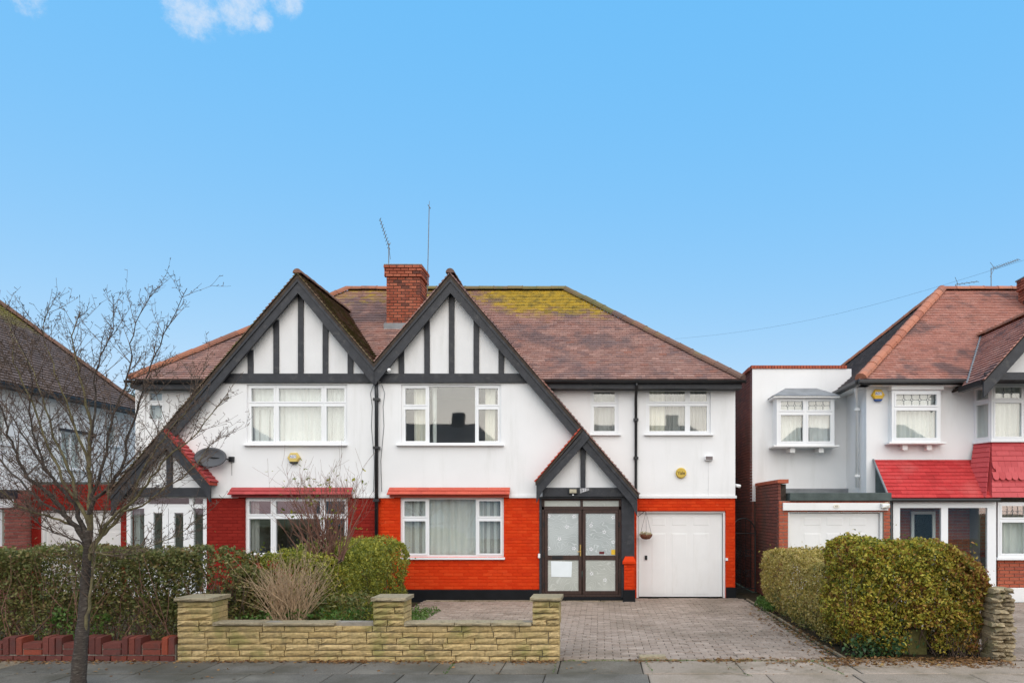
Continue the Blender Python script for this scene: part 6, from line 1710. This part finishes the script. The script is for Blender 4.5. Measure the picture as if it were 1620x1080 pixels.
p = shell(1100, -6.0, -5.45, -6.1, -5.6, .35, 1.42, .12, .09, 'fltr', 12); leaf_mesh('leaves', p, .055, MT['leaf_green'], t); stems('stems', 25, -5.9, -5.5, -6.0, -5.7, 0, 1.35, MT['twig'], t)
# dividing hedge running back between the two gardens
t = thing('clipped_hedge', (-4.7, -3.5, 0), 'yellow green clipped hedge dividing the two front gardens', 'hedge')
p = np.concatenate([shell(34000, -5.25, -4.12, -5.75, -1.3, .08, 1.45, .07, .07, 'frt', 10, rnd=.34), shell(9000, -5.2, -4.25, -5.6, -1.4, .05, 1.35, .35, .03, 'frt', 11), rng.uniform((-5.1, -5.6, .1), (-4.3, -1.4, 1.3), (9000, 3))])
leaf_mesh('leaves', p, .045, MT['leaf_lime'], t); stems('stems', 130, -5.1, -4.3, -5.6, -1.5, 0, 1.35, MT['twig'], t)
t = thing('green_shrub', (-5.1, -5.9, 0), 'dense low green shrub directly behind the sandstone wall', 'shrub')
p = np.concatenate([shell(8000, -5.45, -4.95, -6.1, -5.5, .1, 1.25, .08, .08, 'frtl', 20), shell(2600, -4.45, -3.6, -6.0, -5.2, .05, .80, .08, .06, 'frtl', 21)])
leaf_mesh('leaves', p, .05, MT['leaf_green'], t); stems('stems', 50, -5.4, -4.8, -6.1, -5.6, 0, 1.2, MT['twig'], t)
g = shell(1500, -5.3, -3.5, -6.3, -5.4, 0, .62, .10, .05, 'ft', 22); leaf_mesh('young_leaves', g, .055, MT['leaf_bright'], t)
t = thing('variegated_shrub', (-5.5, -5.6, 0), 'small variegated shrub with red and cream leaves by the porch', 'shrub')
p = shell(1900, -5.85, -5.25, -5.7, -5.1, .5, 1.46, .1, .09, 'fltr', 25); leaf_mesh('leaves', p, .06, MT['leaf_spotted'], t); stems('stems', 22, -5.8, -5.3, -5.6, -5.2, 0, 1.45, MT['twig_red'], t)
# ground cover
gc = np.c_[rng.uniform(-4.15, -3.3, 3600), rng.uniform(-6.3, -2.0, 3600), np.abs(rng.normal(0, .05, 3600))]
tag(leaf_mesh('ground_cover', gc, .05, MT['leaf_bright'], None), 'low green weeds along the edge of the planting bed', 'weeds', kind='stuff')

# branching helpers
def grow(m, p, d, L, r, rd, gen, segs=6, up=.12, wig=.16, sides=4, kids=(2, 4), spur=0, tips=None):
    pts_ = [p.copy()]; rs = [r]; d = d.normalized()
    for k in range(segs):
        d = (d + Vector((rd.uniform(-wig, wig), rd.uniform(-wig, wig), rd.uniform(-wig, wig) + up))).normalized()
        p = p + d * (L / segs); pts_.append(p.copy()); rs.append(max(r * (1 - .8 * (k + 1) / segs), .0016))
    m.tube(pts_, rs, sides, cap=False)
    if tips is not None: tips.append(pts_[-1])
    if spur:
        for k in range(int(L * spur)):
            i = rd.randrange(1, segs); q = pts_[i].lerp(pts_[i + 1], rd.random())
            dd = Vector((rd.uniform(-1, 1), rd.uniform(-1, 1), rd.uniform(-.2, 1))).normalized()
            l = rd.uniform(.015, .06)
            m.tube([q, q + dd * l * .7, q + dd * l], [.0025, .003, .0042], 3, cap=False)
    if gen > 0:
        for _ in range(rd.randint(*kids)):
            i = rd.randrange(1, segs); q = pts_[i].lerp(pts_[i + 1], rd.random())
            dd = (pts_[i + 1] - pts_[i]).normalized(); side = Vector((rd.uniform(-1, 1), rd.uniform(-1, 1), rd.uniform(-.4, .8)))
            grow(m, q, dd * .8 + side * .75, L * rd.uniform(.35, .62), max(rs[i] * .6, .0022), rd, gen - 1, max(3, segs - 1), up, wig, 3, kids, spur, tips)

# tan dead shrub
t = thing('dead_shrub', (-4.7, -6.05, 0), 'pale tan leafless twiggy shrub behind the sandstone wall', 'shrub')
rd = random.Random(4); m = MB(); b0 = Vector((PX(452, -6.2), -6.2, 0))
for k in range(4):
    o = b0 + Vector((-.16 + .16 * k, rd.uniform(-.06, .06), 0)); top = o + Vector((rd.uniform(-.1, .12), rd.uniform(-.1, .1), .55)); m.tube([o, o.lerp(top, .5) + Vector((rd.uniform(-.03, .03), 0, 0)), top], [.034, .03, .024], 7)
m.build('trunk', MT['twig_tan'], t)
m = MB()
for k in range(130):
    q = b0 + Vector((rd.uniform(-.16, .30), rd.uniform(-.1, .1), rd.uniform(.40, .70)))
    a = rd.gauss(.04, .34); grow(m, q, Vector((a * 1.2, rd.uniform(-.5, .5), 1.0)), rd.uniform(.4, .85), .0068, rd, 1, 5, .03, .2, 3, (2, 4))
for k in range(9):
    q = b0 + Vector((rd.uniform(-.2, .3), 0, rd.uniform(.3, .7))); grow(m, q, Vector((-1 if k % 3 else 1, rd.uniform(-.3, .3), rd.uniform(-.1, .4))), rd.uniform(.3, .6), .004, rd, 1, 5, -.02, .2, 3, (1, 3))
o = m.build('twigs', MT['twig_tan'], t); o['kind'] = 'stuff'
# dark leaning shrub
t = thing('bare_shrub', (-4.6, -5.3, 0), 'dark bare branched shrub leaning up in front of the crimson window', 'shrub')
rd = random.Random(12); m = MB(); D = 10.7
main = [P(470, 985, D), P(478, 940, D), P(492, 910, D), P(515, 898, D), P(540, 885, D)]
m.tube(main, [.05, .05, .048, .042, .035], 8)
m.tube([P(492, 910, D), P(505, 880, D), P(512, 850, D)], [.04, .03, .02], 7)
m.build('trunk', M_plain('dark_wet_bark', (.035, .025, .02), .8, .3, 15, .6, 40), t)
m = MB(); tips = []
for (bx_, by_) in ((500, 905), (515, 898), (528, 892), (540, 885), (505, 880), (512, 855)):
    for k in range(9):
        q = P(bx_ + rd.uniform(-5, 5), by_ + rd.uniform(-4, 4), D + rd.uniform(-.05, .05))
        grow(m, q, Vector((rd.gauss(.12, .42), rd.uniform(-.35, .35), 1)), rd.uniform(.7, 1.3), .0115, rd, 2, 6, .04, .15, 4, (2, 4), tips=tips)
m.build('branches', MT['twig_red'], t)['kind'] = 'stuff'
lp = np.array([tuple(q) for q in rd.sample(tips, min(len(tips), 90))]); lp = np.repeat(lp, 2, 0) + rng.normal(size=(len(lp) * 2, 3)) * .03
leaf_mesh('leaves', lp, .055, MT['leaf_lime'], t)

# street tree
tree = thing('street_tree', tuple(P(124, 1092, 8.05)), 'bare winter street tree with dark trunk in the pavement', 'tree')
rd = random.Random(21)
D = 8.05
def limb_pts(px_list, dz):
    px_list = [(x, y if y > 620 else 620 - (620 - y) * .76) for x, y in px_list]
    n = len(px_list); out_ = []
    for i, (x, y) in enumerate(px_list): out_.append(P(x, y, D + dz * (i / (n - 1)) ** 1.2))
    return out_
def smooth_pts(pts_, k=3):
    o_ = []
    for i in range(len(pts_) - 1):
        a = pts_[max(i - 1, 0)]; b = pts_[i]; c = pts_[i + 1]; d = pts_[min(i + 2, len(pts_) - 1)]
        for j in range(k):
            s_ = j / k
            o_.append(.5 * ((2 * b) + (c - a) * s_ + (2 * a - 5 * b + 4 * c - d) * s_ ** 2 + (3 * b - a - 3 * c + d) * s_ ** 3))
    o_.append(pts_[-1]); return o_
PXM = D / FPX
tr = smooth_pts([P(x, y, D) for x, y in ((123, 1094), (125, 1060), (129, 1010), (133, 970), (135, 930), (137, 890), (139, 862), (141, 838))])
n_ = len(tr)
rads = [(6.6 * (1 - i / (n_ - 1)) ** 1.5 + 5.2) * PXM * (1 + .05 * math.sin(i * 2.1)) for i in range(n_)]
rads[0] *= 1.25; rads[1] *= 1.08
MB().tube(tr, rads, 14).build('trunk', MT['bark'], tree, smooth=True)
limbs = [
    ([(137, 858), (120, 832), (103, 813), (82, 784), (55, 763), (36, 746), (26, 717), (14, 688), (5, 654), (-4, 600), (-2, 540)], -.5, 5.6, 'bark'),
    ([(138, 850), (127, 825), (119, 800), (96, 772), (79, 750), (55, 719), (36, 686), (14, 654), (-6, 626)], .5, 5.2, 'bark'),
    ([(140, 845), (143, 810), (142, 775), (142, 741), (140, 708), (144, 674), (137, 640), (129, 600), (120, 555), (116, 505), (128, 455)], .1, 5.8, 'bark'),
    ([(142, 815), (150, 789), (168, 775), (184, 752), (199, 727), (202, 690), (215, 650), (228, 600), (246, 540), (268, 478), (297, 405)], -.35, 4.4, 'bark'),
    ([(141, 830), (121, 788), (115, 755), (91, 707), (78, 664), (60, 605), (32, 525), (4, 455)], .4, 4.0, 'bark'),
    ([(141, 885), (152, 858), (170, 830), (190, 808), (217, 784), (240, 755), (265, 722), (300, 695), (335, 655), (360, 628)], -.5, 4.4, 'bark_green'),
    ([(142, 872), (158, 850), (180, 828), (203, 796), (218, 760), (240, 718), (270, 680), (300, 640), (325, 600)], .45, 4.2, 'bark_green'),
    ([(141, 880), (150, 872), (178, 878), (217, 871), (255, 857), (292, 838), (318, 815)], -.6, 2.4, 'bark_green'),
    ([(138, 868), (128, 858), (105, 849), (80, 837), (60, 826), (42, 800), (28, 775)], -.5, 2.4, 'bark'),
    ([(134, 1005), (140, 975), (144, 930), (147, 890), (150, 862), (163, 822), (172, 780), (176, 730)], -.12, 3.8, 'bark_green'),
    ([(143, 790), (158, 745), (172, 700), (180, 655), (196, 610), (207, 560), (210, 500), (228, 440), (243, 398)], .5, 3.4, 'bark'),
    ([(142, 740), (128, 700), (112, 660), (100, 620), (82, 560), (68, 500), (75, 440)], -.4, 2.8, 'bark'),
    ([(143, 700), (152, 650), (150, 600), (160, 545), (178, 490), (176, 420)], -.2, 2.6, 'bark'),
    ([(96, 772), (70, 740), (60, 700), (45, 650), (50, 600), (40, 550), (18, 480)], -.6, 2.6, 'bark'),
    ([(120, 832), (95, 822), (62, 812), (30, 800), (-10, 770), (-50, 730)], -.9, 3.0, 'bark'),
    ([(103, 813), (70, 795), (30, 760), (-10, 715), (-45, 650), (-60, 580)], .7, 3.2, 'bark'),
    ([(121, 788), (100, 760), (70, 690), (40, 610), (22, 560), (20, 500), (8, 430)], -.3, 3.0, 'bark'),
    ([(190, 808), (225, 800), (262, 770), (300, 745), (330, 705), (352, 690)], .8, 2.4, 'bark_green'),
    ([(184, 752), (210, 740), (240, 712), (262, 672), (300, 630), (330, 560)], .3, 2.4, 'bark'),
]
tw = MB()
for pxs, dz, r0, mt in limbs:
    lp_ = smooth_pts(limb_pts(pxs, dz)); n_ = len(lp_)
    for i in range(1, n_): lp_[i] = lp_[i] + Vector((rd.uniform(-.012, .012), rd.uniform(-.02, .02), rd.uniform(-.008, .008)))
    mt = 'bark_green' if (mt == 'bark' and rd.random() < .6) else mt
    MB().tube(lp_, [max(r0 * PXM * .82 * (1 - .9 * (i / (n_ - 1)) ** .75), .0032) for i in range(n_)], 8, cap=False).build('limb', MT[mt], tree, smooth=True)
    for i in range(4, n_ - 1):
        k = i / n_
        for _ in range(2 if rd.random() < .75 else 1):
            d0_ = (lp_[i + 1] - lp_[i]).normalized(); s_ = Vector((rd.uniform(-1.15, 1.15), rd.uniform(-.9, .9), rd.uniform(-.5, .4)))
            grow(tw, lp_[i], d0_ * .75 + s_ * .75 + Vector((0, 0, .12)), rd.uniform(.3, .95) * (1.1 - .72 * k), .0050 * (1.15 - .5 * k), rd, 1 if rd.random() < .8 else 2, 6, .05, .075, 4, (1, 3), 16)
    for i in range(8, n_ - 1):
        for _ in range(2):
            q = lp_[i].lerp(lp_[i + 1], rd.random()); dd = Vector((rd.uniform(-1, 1), rd.uniform(-1, 1), rd.uniform(-.2, 1))).normalized(); l = rd.uniform(.02, .08)
            tw.tube([q, q + dd * l * .7, q + dd * l], [.003, .003, .0045], 3, cap=False)
tw.build('twigs', MT['twig'], tree)['kind'] = 'stuff'

# evergreen behind the houses
bp_ = P(207, 650, 27)
t = thing('evergreen_tree', (bp_.x, bp_.y, -.2), 'dark evergreen tree showing between the crimson semi and the mossy roof', 'tree')
MB().tube([(bp_.x, bp_.y, -.2), (bp_.x, bp_.y, 5)], [.16, .06], 8).build('trunk', MT['bark'], t)
p = rng.normal(size=(9000, 3)); p /= np.linalg.norm(p, axis=1, keepdims=True); p *= (rng.random((9000, 1)) ** .35)
p = p * np.array([1.05, 1.05, 2.5]) * (1 + .18 * np.sin(p[:, :1] * 9 + p[:, 2:] * 7)) + np.array([bp_.x, bp_.y, 4.4])
leaf_mesh('crown', p, .13, MT['leaf_dark'], t)

# fallen leaves along walls and hedges
def litter(n, x0, x1, y0, y1, size=.04): return np.c_[rng.uniform(x0, x1, n), np.clip(rng.normal((y0 + y1) / 2, (y1 - y0) / 3, n), y0 - .1, y1), np.abs(rng.normal(.012, .008, n))]
fl = np.concatenate([litter(420, -9, -5.9, -6.85, -6.63), litter(620, -5.8, -.6, -6.78, -6.64), litter(240, -4.0, -3.2, -6.8, -6.64), litter(180, -1.2, -.6, -6.82, -6.64), litter(1700, 3.1, 5.6, -6.95, -6.45), litter(420, 2.95, 3.5, -6.4, -1.5), litter(300, 3.2, 3.5, -6.4, -3.5), litter(200, 2.2, 3.2, -6.9, -6.5), litter(330, 1.35, 2.1, -6.72, -6.52), litter(60, -.5, 3.2, -7.4, -6.6), litter(110, -9, -.6, -7.6, -6.8), litter(120, .4, 1.1, -6.72, -6.58), litter(50, -3.5, 3.2, -6.4, -1)])
tag(leaf_mesh('fallen_leaves', fl, .048, MT['leaf_dead'], None, flat=.15), 'scattered brown fallen leaves along the foot of walls and hedges', 'leaves', kind='stuff')
ms = np.concatenate([litter(700, -.5, 3.3, -6.66, -6.60), litter(350, .5, 1.4, -6.63, -6.58), litter(500, 3.2, 3.48, -6.4, -2)] + [np.c_[np.linspace(a, b, 130) + rng.normal(0, .012, 130), np.linspace(c, d, 130) + rng.normal(0, .012, 130), np.zeros(130)] for a, b, c, d in ((.62, .66, -6.6, -7.3), (1.5, 1.9, -6.62, -7.5), (2.9, 3.1, -6.6, -7.4), (-.62, -.6, -6.62, -7.36), (-2.0, -1.98, -6.62, -7.36))]); ms[:, 2] = np.abs(rng.normal(.004, .006, len(ms)))
tag(leaf_mesh('joint_moss', ms, .02, MT['leaf_bright'], None, flat=.5), 'green moss tufts growing in the joint at the driveway edge', 'moss', kind='stuff')
